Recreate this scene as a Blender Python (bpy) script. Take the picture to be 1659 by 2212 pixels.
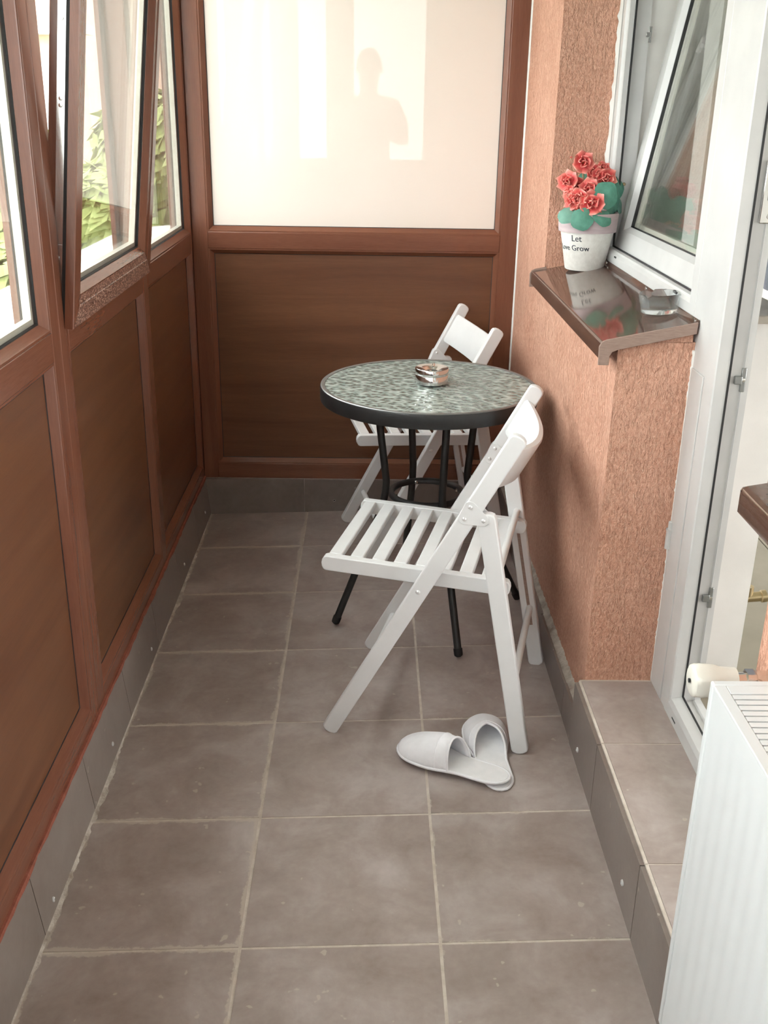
import bpy, math, random
from mathutils import Vector, Matrix
random.seed(7)
R = math.radians
scene = bpy.context.scene
col = scene.collection
for o in list(bpy.data.objects):
    bpy.data.objects.remove(o)

# ------------------------------------------------------------------ camera
T = 0.366                                   # side of one floor tile in metres
FPX, W, H = 2195.45, 1659, 2212
PITCH, YAW, ROLL = R(21.726), R(1.056), R(-0.985)
CAM = Vector((0.5889, -1.4309, 1.4241))
fwd = Vector((math.sin(YAW) * math.cos(PITCH), math.cos(YAW) * math.cos(PITCH), -math.sin(PITCH)))
rt0 = Vector((math.cos(YAW), -math.sin(YAW), 0))
dn0 = fwd.cross(rt0)
rgt = math.cos(ROLL) * rt0 + math.sin(ROLL) * dn0
dwn = -math.sin(ROLL) * rt0 + math.cos(ROLL) * dn0
cd = bpy.data.cameras.new('camera')
cam = bpy.data.objects.new('camera', cd)
col.objects.link(cam)
m = Matrix.Identity(4)
for i in range(3):
    m[i][0], m[i][1], m[i][2], m[i][3] = rgt[i], -dwn[i], -fwd[i], CAM[i]
cam.matrix_world = m
cd.sensor_fit = 'VERTICAL'
cd.sensor_height = 36.0
cd.lens = FPX * 36.0 / H
cd.clip_start = 0.02
cd.clip_end = 300
scene.camera = cam

# ------------------------------------------------------------------ sky and exposure
world = bpy.data.worlds.new('sky')
scene.world = world
world.use_nodes = True
wn = world.node_tree.nodes
wn['Background'].inputs[0].default_value = (1.0, 0.985, 0.965, 1)
wn['Background'].inputs[1].default_value = 6.0
vs = scene.view_settings
vs.view_transform = 'Standard'
vs.look = 'None'
vs.gamma = 1.0
vs.use_curve_mapping = False
vs.exposure = 0.57


def ray(u, v):
    return fwd + rgt * ((u - W / 2) / FPX) + dwn * ((v - H / 2) / FPX)


def at_x(u, v, x):
    d = ray(u, v)
    return CAM + d * ((x - CAM.x) / d.x)


def at_y(u, v, y):
    d = ray(u, v)
    return CAM + d * ((y - CAM.y) / d.y)


def at_z(u, v, z):
    d = ray(u, v)
    return CAM + d * ((z - CAM.z) / d.z)


# ------------------------------------------------------------------ materials
MATS = {}


def nodes(name):
    mt = bpy.data.materials.new(name)
    mt.use_nodes = True
    nt = mt.node_tree
    b = nt.nodes['Principled BSDF']
    MATS[name] = mt
    return mt, nt, b


def N(nt, t, **k):
    n = nt.nodes.new('ShaderNode' + t)
    for a, v in k.items():
        setattr(n, a, v)
    return n


def L(nt, a, b):
    nt.links.new(a, b)


def coords(nt, scale=(1, 1, 1), src='Object'):
    tc = N(nt, 'TexCoord')
    mp = N(nt, 'Mapping')
    mp.inputs['Scale'].default_value = scale
    L(nt, tc.outputs[src], mp.inputs[0])
    return mp.outputs[0]


def noise(nt, vec, scale, detail=4, rough=.55, dist=0.0):
    n = N(nt, 'TexNoise')
    n.inputs['Scale'].default_value = scale
    n.inputs['Detail'].default_value = detail
    n.inputs['Roughness'].default_value = rough
    n.inputs['Distortion'].default_value = dist
    L(nt, vec, n.inputs['Vector'])
    return n.outputs['Fac']


def ramp(nt, fac, *stops):
    r = N(nt, 'ValToRGB')
    e = r.color_ramp.elements
    while len(e) < len(stops):
        e.new(0.5)
    for el, (p, c) in zip(e, stops):
        el.position = p
        el.color = (*c, 1) if len(c) == 3 else c
    L(nt, fac, r.inputs[0])
    return r.outputs[0]


def math_n(nt, op, a, b=None, clamp=False):
    n = N(nt, 'Math', operation=op, use_clamp=clamp)
    for i, x in enumerate((a, b)):
        if x is None:
            continue
        if isinstance(x, (int, float)):
            n.inputs[i].default_value = x
        else:
            L(nt, x, n.inputs[i])
    return n.outputs[0]


def mix(nt, fac, a, b):
    n = N(nt, 'Mix', data_type='RGBA')
    for s, x in ((n.inputs[0], fac), (n.inputs[6], a), (n.inputs[7], b)):
        if hasattr(x, 'links') or hasattr(x, 'is_linked'):
            L(nt, x, s)
        elif isinstance(x, tuple):
            s.default_value = (*x, 1)
        else:
            s.default_value = x
    return n.outputs[2]


def bump(nt, b, h, strength=.3, dist=.002):
    n = N(nt, 'Bump')
    n.inputs['Strength'].default_value = strength
    n.inputs['Distance'].default_value = dist
    L(nt, h, n.inputs['Height'])
    L(nt, n.outputs[0], b.inputs['Normal'])


def plain(name, c, rough=.5, metal=0.0, spec=.5, **k):
    mt, nt, b = nodes(name)
    b.inputs['Base Color'].default_value = (*c, 1)
    b.inputs['Roughness'].default_value = rough
    b.inputs['Metallic'].default_value = metal
    b.inputs['Specular IOR Level'].default_value = spec
    for kk, v in k.items():
        b.inputs[kk.replace('_', ' ')].default_value = v
    return mt


def soft(name, c, c2, scale=30, rough=.5, metal=0.0, bstr=.0, bscale=200, bdist=.001, stretch=(1, 1, 1), spec=.5):
    """two-tone mottled surface with fine relief"""
    mt, nt, b = nodes(name)
    v = coords(nt, stretch)
    f = noise(nt, v, scale)
    L(nt, ramp(nt, f, (.3, c), (.7, c2)), b.inputs['Base Color'])
    b.inputs['Roughness'].default_value = rough
    b.inputs['Metallic'].default_value = metal
    b.inputs['Specular IOR Level'].default_value = spec
    if bstr:
        bump(nt, b, noise(nt, v, bscale, 3), bstr, bdist)
    return mt


def wood(name, axis, dark, light, rough=.24, grain=1.0):
    """brown wood-grain foil with embossed pores running along the axis"""
    mt, nt, b = nodes(name)
    s = [17.0, 17.0, 17.0]
    s[axis] = 1.1
    v = coords(nt, tuple(s))
    f = noise(nt, v, 1.0, 5, .6, .6)
    s2 = [420.0, 420.0, 420.0]
    s2[axis] = 28.0
    v2 = coords(nt, tuple(s2))
    p = noise(nt, v2, 1.0, 2, .5)
    c = ramp(nt, f, (.25, dark), (.5, tuple((a + q) / 2 for a, q in zip(dark, light))), (.78, light))
    pf = ramp(nt, p, (.36, (1, 1, 1)), (.6, (0, 0, 0)))
    c2 = mix(nt, math_n(nt, 'MULTIPLY', pf, .1), c, (.03, .012, .006))
    L(nt, c2, b.inputs['Base Color'])
    b.inputs['Roughness'].default_value = rough
    bump(nt, b, p, .05 * grain, .0003)
    return mt


def sheer(name, f):
    """let daylight glow through a fabric"""
    nt = MATS[name].node_tree
    b = nt.nodes['Principled BSDF']
    t = N(nt, 'BsdfTranslucent')
    L(nt, b.inputs['Base Color'].links[0].from_socket, t.inputs[0])
    mx = N(nt, 'MixShader')
    mx.inputs[0].default_value = f
    L(nt, b.outputs[0], mx.inputs[1])
    L(nt, t.outputs[0], mx.inputs[2])
    L(nt, mx.outputs[0], nt.nodes['Material Output'].inputs[0])


WD, WL = (.158, .057, .033), (.232, .093, .055)
for ax, nm in enumerate('xyz'):
    wood('frame wood ' + nm, ax, WD, WL)
wood('sash wood y', 1, (.15, .056, .038), (.30, .13, .092), .3, 2.2)
mt, nt, b = nodes('sash rail')
v = coords(nt, (1, .45, 1))
f = noise(nt, v, 300, 2, .5)
L(nt, ramp(nt, f, (.40, (.10, .036, .024)), (.52, (.24, .11, .075)), (.60, (.58, .40, .32))), b.inputs['Base Color'])  # pale specks paint the glints of the embossed foil into the colour
b.inputs['Roughness'].default_value = .3
bump(nt, b, f, .4, .0012)
wood('panel wood y', 1, (.108, .038, .017), (.20, .086, .041), .34)
wood('panel wood x', 0, (.108, .038, .017), (.20, .086, .041), .34)
plain('gasket', (.012, .012, .014), .6)
plain('seam', (.02, .009, .006), .7)


def tile_mat(name, c1, c2, c3):
    mt, nt, b = nodes(name)
    tc = N(nt, 'TexCoord')
    oi = N(nt, 'ObjectInfo')
    off = N(nt, 'Vector' + 'Math', operation='ADD')
    L(nt, tc.outputs['Object'], off.inputs[0])
    sc = N(nt, 'VectorMath', operation='SCALE')
    sc.inputs[0].default_value = (13.1, 7.7, 3.3)
    L(nt, oi.outputs['Random'], sc.inputs['Scale'])
    L(nt, sc.outputs[0], off.inputs[1])
    v = off.outputs[0]
    f = noise(nt, v, 6.5, 6, .62, .4)
    base = ramp(nt, f, (.28, c1), (.5, c2), (.75, c3))
    f2 = noise(nt, v, 60, 4)
    base = mix(nt, math_n(nt, 'MULTIPLY', f2, .22), base, tuple(x * 1.5 for x in c3))
    # mortar smeared from the joints: wear is set on each tile
    sx = N(nt, 'SeparateXYZ')
    L(nt, tc.outputs['Object'], sx.inputs[0])
    at = N(nt, 'Attribute', attribute_type='OBJECT', attribute_name='wear')
    ex = math_n(nt, 'SUBTRACT', T / 2, math_n(nt, 'ABSOLUTE', sx.outputs[0]))
    ey = math_n(nt, 'SUBTRACT', T / 2, math_n(nt, 'ABSOLUTE', sx.outputs[1]))
    ed = math_n(nt, 'MINIMUM', ex, ey)
    near = math_n(nt, 'SUBTRACT', 1.0, math_n(nt, 'DIVIDE', ed, .024), True)
    n1 = noise(nt, v, 14, 3, .5)
    n2 = noise(nt, v, 90, 5, .7)
    sm = math_n(nt, 'ADD', math_n(nt, 'MULTIPLY', near, .55), math_n(nt, 'MULTIPLY', at.outputs['Fac'], .32))
    sm = math_n(nt, 'ADD', sm, math_n(nt, 'ADD', math_n(nt, 'MULTIPLY', n1, .55), math_n(nt, 'MULTIPLY', n2, .45)))
    sm = math_n(nt, 'MULTIPLY', math_n(nt, 'SUBTRACT', sm, 1.16), 14, True)
    sm = math_n(nt, 'MULTIPLY', sm, .75)
    n3 = noise(nt, v, 34, 2, .5)
    spl = math_n(nt, 'MULTIPLY', math_n(nt, 'SUBTRACT', math_n(nt, 'ADD', n3, math_n(nt, 'MULTIPLY', at.outputs['Fac'], .03)), .735), 40, True)
    sm = math_n(nt, 'MAXIMUM', sm, math_n(nt, 'MULTIPLY', spl, .6))
    base = mix(nt, sm, base, (.52, .46, .40))
    L(nt, base, b.inputs['Base Color'])
    rr = math_n(nt, 'ADD', .24, math_n(nt, 'MULTIPLY', f, .18))
    L(nt, math_n(nt, 'ADD', rr, math_n(nt, 'MULTIPLY', sm, .4)), b.inputs['Roughness'])
    bump(nt, b, math_n(nt, 'ADD', f2, sm), .12, .001)
    return mt


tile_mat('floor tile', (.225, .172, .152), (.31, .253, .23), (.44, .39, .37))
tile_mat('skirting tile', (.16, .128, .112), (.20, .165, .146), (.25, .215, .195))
soft('grout', (.46, .40, .34), (.62, .56, .50), 40, .9, bstr=.5, bscale=300)
soft('mortar', (.30, .25, .21), (.62, .58, .52), 28, .95, bstr=.8, bscale=120, bdist=.004)
soft('red mortar', (.20, .058, .034), (.29, .09, .055), 40, .9, bstr=.8, bscale=120, bdist=.003)


def plaster():
    mt, nt, b = nodes('plaster')
    v = coords(nt)
    f = noise(nt, v, 5, 4)
    base = ramp(nt, f, (.3, (.60, .31, .215)), (.7, (.69, .385, .28)))
    # bark-beetle grooves, mostly running down the wall
    vs_ = coords(nt, (1, 1, .28))
    g1 = noise(nt, vs_, 120, 4, .65, .8)
    g2 = noise(nt, v, 150, 3, .6)
    g3 = noise(nt, vs_, 38, 2, .5, 1.2)
    groove = ramp(nt, g1, (.36, (0, 0, 0)), (.5, (1, 1, 1)))
    hgt = math_n(nt, 'ADD', math_n(nt, 'MULTIPLY', groove, .7), math_n(nt, 'ADD', math_n(nt, 'MULTIPLY', g2, 1.1), math_n(nt, 'MULTIPLY', g3, .5)))
    gr = noise(nt, coords(nt, (1, 1, .4)), 260, 3, .7)          # grain relief's light and dark painted into the colour as speckle
    base = mix(nt, math_n(nt, 'MULTIPLY', math_n(nt, 'SUBTRACT', gr, .5), 2.6, True), base, (.88, .60, .47))
    base = mix(nt, math_n(nt, 'MULTIPLY', math_n(nt, 'SUBTRACT', .47, gr), 3.0, True), base, (.36, .155, .10))
    L(nt, base, b.inputs['Base Color'])
    b.inputs['Roughness'].default_value = .8
    b.inputs['Specular IOR Level'].default_value = .3
    bump(nt, b, hgt, .75, .006)
    return mt


plaster()
soft('white paint', (.70, .69, .67), (.77, .76, .74), 8, .6, bstr=.15, bscale=250)
soft('chair paint', (.72, .725, .738), (.77, .776, .788), 12, .42, bstr=.08, bscale=300)
plain('chair bolt', (.74, .74, .75), .3, 0.35)
soft('white plastic', (.51, .51, .51), (.57, .568, .563), 10, .32)
soft('aged plastic', (.66, .655, .64), (.74, .735, .715), 14, .4)
plain('radiator enamel', (.66, .685, .70), .28)
plain('valve plastic', (.68, .66, .60), .38)
plain('chrome', (.72, .70, .66), .16, 1.0)
plain('steel', (.66, .66, .65), .14, 1.0)
plain('dark steel', (.30, .31, .31), .4, .9)
plain('brass', (.45, .36, .22), .3, 1.0)
soft('black metal', (.012, .013, .014), (.02, .021, .022), 60, .42, bstr=.1, bscale=500)
plain('rubber', (.008, .008, .009), .7)
soft('terry', (.86, .86, .90), (.91, .91, .95), 60, .95, bstr=.55, bscale=900, bdist=.001, spec=.15)
soft('insole', (.80, .80, .82), (.87, .86, .88), 40, .95, bstr=.4, bscale=700, bdist=.001, spec=.15)
soft('sill brown', (.075, .040, .030), (.105, .060, .046), 20, .07, bstr=.02, bscale=60, spec=.85)
soft('sill cap', (.26, .175, .145), (.34, .24, .20), 60, .45, stretch=(1, 6, 6), bstr=.3, bscale=40)
soft('beige stone', (.42, .38, .33), (.48, .44, .38), 14, .4)
soft('ledge', (.50, .49, .47), (.72, .71, .69), 30, .8, bstr=.4, bscale=80)
soft('interior floor', (.17, .15, .11), (.22, .195, .15), 8, .3)
soft('ceiling paint', (.80, .79, .77), (.84, .83, .81), 4, .8)
soft('grey curtain', (.38, .39, .45), (.46, .47, .53), 200, .9, bstr=.3, bscale=500, spec=.1)
sheer('grey curtain', .45)
soft('white curtain', (.80, .78, .73), (.86, .84, .79), 200, .9, bstr=.3, bscale=500, spec=.1)
sheer('white curtain', .45)
soft('pot white', (.70, .68, .64), (.80, .785, .75), 90, .7, bstr=.35, bscale=220)
soft('pot rim', (.46, .36, .38), (.55, .45, .46), 18, .7, stretch=(1, 1, 6), bstr=.2, bscale=100)
plain('lettering', (.03, .04, .06), .7)
soft('soil', (.30, .20, .12), (.45, .33, .22), 90, .95, bstr=.8, bscale=150)
soft('leaf', (.07, .24, .175), (.135, .36, .275), 40, .55, bstr=.4, bscale=110)
soft('leaf pale', (.13, .29, .23), (.20, .40, .325), 40, .55, bstr=.4, bscale=110)
plain('stem', (.36, .30, .18), .6)
plain('bud green', (.34, .42, .10), .6)


def petal_mat():
    mt, nt, b = nodes('petal')
    tc = N(nt, 'TexCoord')
    ln = N(nt, 'VectorMath', operation='LENGTH')
    L(nt, tc.outputs['Object'], ln.inputs[0])
    f = math_n(nt, 'MULTIPLY', ln.outputs['Value'], 1 / .026)
    oi = N(nt, 'ObjectInfo')
    c = ramp(nt, f, (.2, (.60, .055, .065)), (.6, (.78, .13, .125)), (.85, (.86, .27, .22)), (1.0, (.90, .46, .38)))
    c2 = mix(nt, math_n(nt, 'MULTIPLY', oi.outputs['Random'], .35), c, (.82, .12, .15))
    L(nt, c2, b.inputs['Base Color'])
    b.inputs['Roughness'].default_value = .6
    b.inputs['Subsurface Weight'].default_value = .0
    return mt


petal_mat()


def thin_glass(name, tint=(1, 1, 1), ior=1.52, rough=0.0, extra=0.0):
    mt, nt, b = nodes(name)
    nt.nodes.remove(b)
    out = nt.nodes['Material Output']
    tr = N(nt, 'BsdfTransparent')
    tr.inputs[0].default_value = (*tint, 1)
    gl = N(nt, 'BsdfGlossy')
    gl.inputs['Roughness'].default_value = rough
    fr = N(nt, 'Fresnel')
    gm = N(nt, 'NewGeometry')                # same reflectance from either side of the sheet
    L(nt, math_n(nt, 'ADD', ior, math_n(nt, 'MULTIPLY', gm.outputs['Backfacing'], 1 / ior - ior)), fr.inputs[0])
    mx = N(nt, 'MixShader')
    L(nt, math_n(nt, 'ADD', fr.outputs[0], extra, True), mx.inputs[0])
    L(nt, tr.outputs[0], mx.inputs[1])
    L(nt, gl.outputs[0], mx.inputs[2])
    L(nt, mx.outputs[0], out.inputs[0])
    return mt


thin_glass('window glass', (.96, .975, .97), 1.36)
mt, nt, b = nodes('clear glass')
nt.nodes.remove(b)
gs = N(nt, 'BsdfGlass')
gs.inputs['Color'].default_value = (.97, .99, .99, 1)
gs.inputs['IOR'].default_value = 1.46
tp = N(nt, 'BsdfTransparent')
mx = N(nt, 'MixShader')
mx.inputs[0].default_value = .15
L(nt, gs.outputs[0], mx.inputs[1])
L(nt, tp.outputs[0], mx.inputs[2])
L(nt, mx.outputs[0], nt.nodes['Material Output'].inputs[0])

# cream film bonded to the back of the glass: lets some daylight through, mirrors a little
mt, nt, b = nodes('cream glass')
nt.nodes.remove(b)
df = N(nt, 'BsdfDiffuse')
df.inputs[0].default_value = (.79, .715, .655, 1)
trl = N(nt, 'BsdfTranslucent')
trl.inputs[0].default_value = (.86, .79, .73, 1)
mx = N(nt, 'MixShader')
mx.inputs[0].default_value = .032
L(nt, df.outputs[0], mx.inputs[1])
L(nt, trl.outputs[0], mx.inputs[2])
gl = N(nt, 'BsdfGlossy')
gl.inputs['Roughness'].default_value = .0
fr = N(nt, 'Fresnel')
fr.inputs[0].default_value = 1.42
mx2 = N(nt, 'MixShader')
L(nt, fr.outputs[0], mx2.inputs[0])
L(nt, mx.outputs[0], mx2.inputs[1])
L(nt, gl.outputs[0], mx2.inputs[2])
L(nt, mx2.outputs[0], nt.nodes['Material Output'].inputs[0])

# hammered table glass
mt, nt, b = nodes('hammered glass')
v = coords(nt)
vo = N(nt, 'TexVoronoi', feature='SMOOTH_F1')
vo.inputs['Scale'].default_value = 62
vo.inputs['Smoothness'].default_value = .6
wv = N(nt, 'VectorMath', operation='ADD')
nz = N(nt, 'TexNoise')
nz.inputs['Scale'].default_value = 40
L(nt, v, nz.inputs['Vector'])
sc = N(nt, 'VectorMath', operation='SCALE')
sc.inputs['Scale'].default_value = .012
L(nt, nz.outputs['Color'], sc.inputs[0])
L(nt, v, wv.inputs[0])
L(nt, sc.outputs[0], wv.inputs[1])
L(nt, wv.outputs[0], vo.inputs['Vector'])
hh = vo.outputs['Distance']
L(nt, ramp(nt, hh, (.1, (.10, .13, .12)), (.45, (.24, .29, .27)), (.8, (.40, .46, .43))), b.inputs['Base Color'])
b.inputs['Roughness'].default_value = .10
b.inputs['Specular IOR Level'].default_value = .6
bump(nt, b, hh, .75, .006)

soft('spacer', (.66, .63, .55), (.74, .71, .62), 60, .35, metal=.2)
soft('brick far', (.66, .40, .30), (.74, .50, .40), 6, .9)
soft('far white', (.75, .74, .72), (.8, .79, .77), 6, .9)
soft('ground', (.10, .14, .06), (.22, .22, .16), .6, .95)
soft('tree leaf', (.22, .29, .08), (.48, .52, .22), 3.0, .7)
soft('bark', (.10, .07, .05), (.17, .12, .09), 12, .9, bstr=.6, bscale=60, bdist=.01)
soft('skin', (.52, .31, .22), (.58, .35, .26), 30, .5)
soft('shirt', (.36, .37, .36), (.42, .42, .40), 40, .9, bstr=.2, bscale=500)
soft('trousers', (.10, .11, .15), (.14, .15, .19), 40, .9)
soft('hair', (.03, .022, .018), (.05, .036, .03), 200, .6)
plain('phone body', (.02, .02, .022), .25)


# ------------------------------------------------------------------ mesh helpers
class MB:
    def __init__(self):
        self.v, self.f = [], []

    def add(self, vs_, fs):
        o = len(self.v)
        self.v += [tuple(x) for x in vs_]
        self.f += [tuple(i + o for i in q) for q in fs]
        return self

    def box(self, x0, x1, y0, y1, z0, z1, mat=None):
        p = [Vector((x, y, z)) for z in (z0, z1) for y in (y0, y1) for x in (x0, x1)]
        if mat is not None:
            p = [mat @ q for q in p]
        return self.add(p, [(0, 2, 3, 1), (4, 5, 7, 6), (0, 1, 5, 4), (2, 6, 7, 3), (0, 4, 6, 2), (1, 3, 7, 5)])

    def loft(self, rings, closed=True, cap=True):
        n = len(rings[0])
        vs_ = [p for r in rings for p in r]
        fs = []
        for i in range(len(rings) - 1):
            for j in range(n if closed else n - 1):
                k = (j + 1) % n
                fs.append((i * n + j, i * n + k, (i + 1) * n + k, (i + 1) * n + j))
        if cap and closed:
            fs.append(tuple(reversed(range(n))))
            fs.append(tuple((len(rings) - 1) * n + j for j in range(n)))
        return self.add(vs_, fs)

    def lathe(self, prof, n=32, c=(0, 0, 0), cap=True):
        c = Vector(c)
        return self.loft([[c + Vector((r * math.cos(2 * math.pi * j / n), r * math.sin(2 * math.pi * j / n), z)) for j in range(n)] for r, z in prof], True, cap)

    def tube(self, pts, r, n=12, cap=True, radii=None):
        pts = [Vector(p) for p in pts]
        rings = []
        up = None
        for i, p in enumerate(pts):
            d = (pts[min(i + 1, len(pts) - 1)] - pts[max(i - 1, 0)]).normalized()
            if up is None:
                up = Vector((0, 0, 1)) if abs(d.z) < .9 else Vector((1, 0, 0))
            a = d.cross(up).normalized()
            up = a.cross(d).normalized()
            rr = radii[i] if radii else r
            rings.append([p + (a * math.cos(2 * math.pi * j / n) + up * math.sin(2 * math.pi * j / n)) * rr for j in range(n)])
        return self.loft(rings, True, cap)

    def torus(self, c, R_, r, n=48, k=12):
        c = Vector(c)
        vs_, fs = [], []
        for i in range(n):
            a = 2 * math.pi * i / n
            for j in range(k):
                b_ = 2 * math.pi * j / k
                vs_.append(c + Vector(((R_ + r * math.cos(b_)) * math.cos(a), (R_ + r * math.cos(b_)) * math.sin(a), r * math.sin(b_))))
                fs.append((i * k + j, ((i + 1) % n) * k + j, ((i + 1) % n) * k + (j + 1) % k, i * k + (j + 1) % k))
        return self.add(vs_, fs)

    def prism(self, poly, h0, h1, fmap):
        """polygon (a,b) extruded between heights h0 and h1, mapped to space"""
        n = len(poly)
        vs_ = [fmap(a, b_, h0) for a, b_ in poly] + [fmap(a, b_, h1) for a, b_ in poly]
        fs = [tuple(reversed(range(n))), tuple(range(n, 2 * n))]
        fs += [(i, (i + 1) % n, n + (i + 1) % n, n + i) for i in range(n)]
        return self.add(vs_, fs)

    def mesh(self, name, mat, smooth=30):
        me = bpy.data.meshes.new(name)
        me.from_pydata(self.v, [], self.f)
        me.update()
        import bmesh
        bm = bmesh.new()
        bm.from_mesh(me)
        bmesh.ops.recalc_face_normals(bm, faces=bm.faces)
        bm.to_mesh(me)
        bm.free()
        if mat:
            me.materials.append(MATS[mat])
        if smooth:
            me.polygons.foreach_set('use_smooth', [True] * len(me.polygons))
            me.set_sharp_from_angle(angle=R(smooth))
        return me

    def build(self, name, mat, parent=None, bevel=0.0, smooth=30, loc=None):
        ob = bpy.data.objects.new(name, self.mesh(name, mat, smooth))
        return place(ob, parent, bevel, loc)


def place(ob, parent=None, bevel=0.0, loc=None):
    col.objects.link(ob)
    if parent is not None:
        ob.parent = parent
    if loc is not None:
        ob.location = loc
    if bevel:
        md = ob.modifiers.new('bevel', 'BEVEL')
        md.width = bevel
        md.segments = 2
        md.limit_method = 'ANGLE'
        md.angle_limit = R(40)
    return ob


def tag(o, label, cat=None, group=None, kind=None):
    if label:
        o['label'] = label
    if cat:
        o['category'] = cat
    if group:
        o['group'] = group
    if kind:
        o['kind'] = kind
    return o


def empty(name, loc=(0, 0, 0), rz=0.0):
    o = bpy.data.objects.new(name, None)
    o.location = loc
    o.rotation_euler = (0, 0, rz)
    o.empty_display_size = .05
    col.objects.link(o)
    return o


def copy_tree(o, parent=None):
    c = o.copy()
    col.objects.link(c)
    c.parent = parent
    for ch in list(o.children):
        copy_tree(ch, c)
    return c


def box(name, mat, x0, x1, y0, y1, z0, z1, parent=None, bevel=0.0):
    return MB().box(x0, x1, y0, y1, z0, z1).build(name, mat, parent, bevel)


def linked(name, me, parent=None, loc=(0, 0, 0), rot=(0, 0, 0), scl=(1, 1, 1)):
    o = bpy.data.objects.new(name, me)
    o.location, o.rotation_euler, o.scale = loc, rot, scl
    col.objects.link(o)
    o.parent = parent
    return o


# ------------------------------------------------------------------ floor
SL = math.tan(R(2.053))
YB = 2.169                                   # face of the far partition
Y0 = -2.42                                   # near end of the balcony


def fz(x):
    return SL * (x - 1.5 * T)


floor = MB()
floor.add([(x, y, fz(x) - dz) for dz in (.0009, .12) for x, y in ((-.03, Y0), (1.12, Y0), (1.12, YB + .02), (-.03, YB + .02))],
          [(0, 1, 2, 3), (7, 6, 5, 4), (0, 4, 5, 1), (1, 5, 6, 2), (2, 6, 7, 3), (3, 7, 4, 0)])
floor = tag(floor.build('floor', 'grout'), 'brown-grey stone-look tiled balcony floor with pale joints', kind='structure')
g = .0058
tfull = MB().box(-(T - g) / 2, (T - g) / 2, -(T - g) / 2, (T - g) / 2, -.009, 0).mesh('floor_tile', 'floor tile')
tcut = MB().box(-(T - g) / 2, (T - g) / 2 - .0106, -(T - g) / 2, (T - g) / 2, -.009, 0).mesh('floor_tile', 'floor tile')
for j in range(-7, 6):
    for i in range(3):
        x, y = (i + .5) * T, (j + .5) * T
        if y - T / 2 < Y0 - .2:
            continue
        o = linked('floor_tile', tcut if i == 2 else tfull, floor, (x, y, fz(x) + random.uniform(-.0004, .0004)), (0, -R(2.053), 0))
        o['wear'] = (1.0, .28, .45)[i] + random.uniform(-.15, .15)

# left skirting, leaning a little, with plugs
bl = MB()
zl = .123
bl.add([(x, y, z) for y in (Y0, YB) for x, z in ((-.03, -.05), (-.0035, -.05), (-.0195, zl - .002), (-.03, zl - .002))],
       [(0, 1, 5, 4), (1, 2, 6, 5), (2, 3, 7, 6), (3, 0, 4, 7), (0, 3, 2, 1), (4, 5, 6, 7)])
bl = tag(bl.build('baseboard_left', 'grout'), 'tile skirting under the brown window wall with white plugs', kind='structure')
for j in range(-7, 6):
    y0, y1 = j * T + .04 + .0012, (j + 1) * T + .04 - .0012
    y1 = min(y1, YB - .004)
    if y0 < Y0 - .2:
        continue
    zb = fz(0) - .002
    mb = MB()
    mb.add([(x, y, z) for y in (y0, y1) for x, z in ((-.0095, zb), (.0012, zb), (-.0150, zl), (-.024, zl))],
           [(0, 1, 5, 4), (1, 2, 6, 5), (2, 3, 7, 6), (3, 0, 4, 7), (0, 3, 2, 1), (4, 5, 6, 7)])
    c = Vector((0, (y0 + y1) / 2, 0))
    mb.v = [(p[0], p[1] - c.y, p[2]) for p in mb.v]
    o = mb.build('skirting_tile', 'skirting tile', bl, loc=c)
    o['wear'] = .1
plug = MB().lathe([(.0, 0), (.0055, 0), (.005, .002), (.0025, .003), (.002, .001)], 12).mesh('plug', 'white plastic')
for u, v in ((115, 1943), (243, 1607), (327, 1402), (398, 1219), (443, 1107)):
    p = at_x(u, v, -.0045)
    for _ in range(3):
        p = at_x(u, v, .0012 - .0162 * (p.z - fz(0)) / (zl - fz(0)))
    linked('plug', plug, bl, p, (0, R(83), 0))
# red mortar bead between skirting and frame
mb = MB()
rings = []
for k in range(160):
    y = Y0 + (YB - Y0) * k / 159
    w = .0035 + .003 * random.random()
    rings.append([(-.026, y, zl - .004), (-.0135 + random.uniform(-.0015, .002), y, zl - .001 - w * .3), (-.0150, y, zl + w), (-.026, y, zl + w + .001)])
mb.loft(rings)
mb.build('mortar_joint', 'red mortar', bl, smooth=60)
# pale mortar smeared along the left floor edge
mb = MB()
rings = []
for k in range(400):
    y = Y0 + (YB - .01 - Y0) * k / 399
    w = .003 + .011 * max(0, math.sin(y * 5.1) * .4 + math.sin(y * 13.7 + 1) * .3 + random.uniform(-.1, .5))
    rings.append([(.0, y, fz(0) - .004), (.0004, y, fz(0) + .0035), (.003, y, fz(0) + .0022), (w, y, fz(w) + .0006), (w, y, fz(w) - .004)])
mb.loft(rings)
mb.build('mortar_smear', 'mortar', bl, smooth=60)

# far skirting
bb = tag(box('baseboard_back', 'grout', -.02, 1.10, YB - .004, YB + .03, -.05, .1215), 'tile skirting under the far brown partition', kind='structure')
xs = [-.017, .354, .72, 1.0865]
for a, b_ in zip(xs, xs[1:]):
    mb = MB()
    cx = (a + b_) / 2
    mb.add([(x, y, z) for y in (-.012, .0) for x, z in ((a + .0012, fz(a) - .002), (b_ - .0012, fz(b_) - .002), (b_ - .0012, .122), (a + .0012, .122))],
           [(0, 1, 2, 3), (7, 6, 5, 4), (0, 4, 5, 1), (1, 5, 6, 2), (2, 6, 7, 3), (3, 7, 4, 0)])
    mb.v = [(p[0] - cx, p[1], p[2]) for p in mb.v]
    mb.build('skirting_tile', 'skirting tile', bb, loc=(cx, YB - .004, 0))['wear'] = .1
p = at_y(722, 1081, YB - .0165)
MB().lathe([(.0028, 0), (.0048, .0), (.0042, .0012), (.0028, .0012)], 14, cap=False).build('drill_hole', 'mortar', bb, loc=p).rotation_euler = (R(90), 0, 0)
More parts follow.
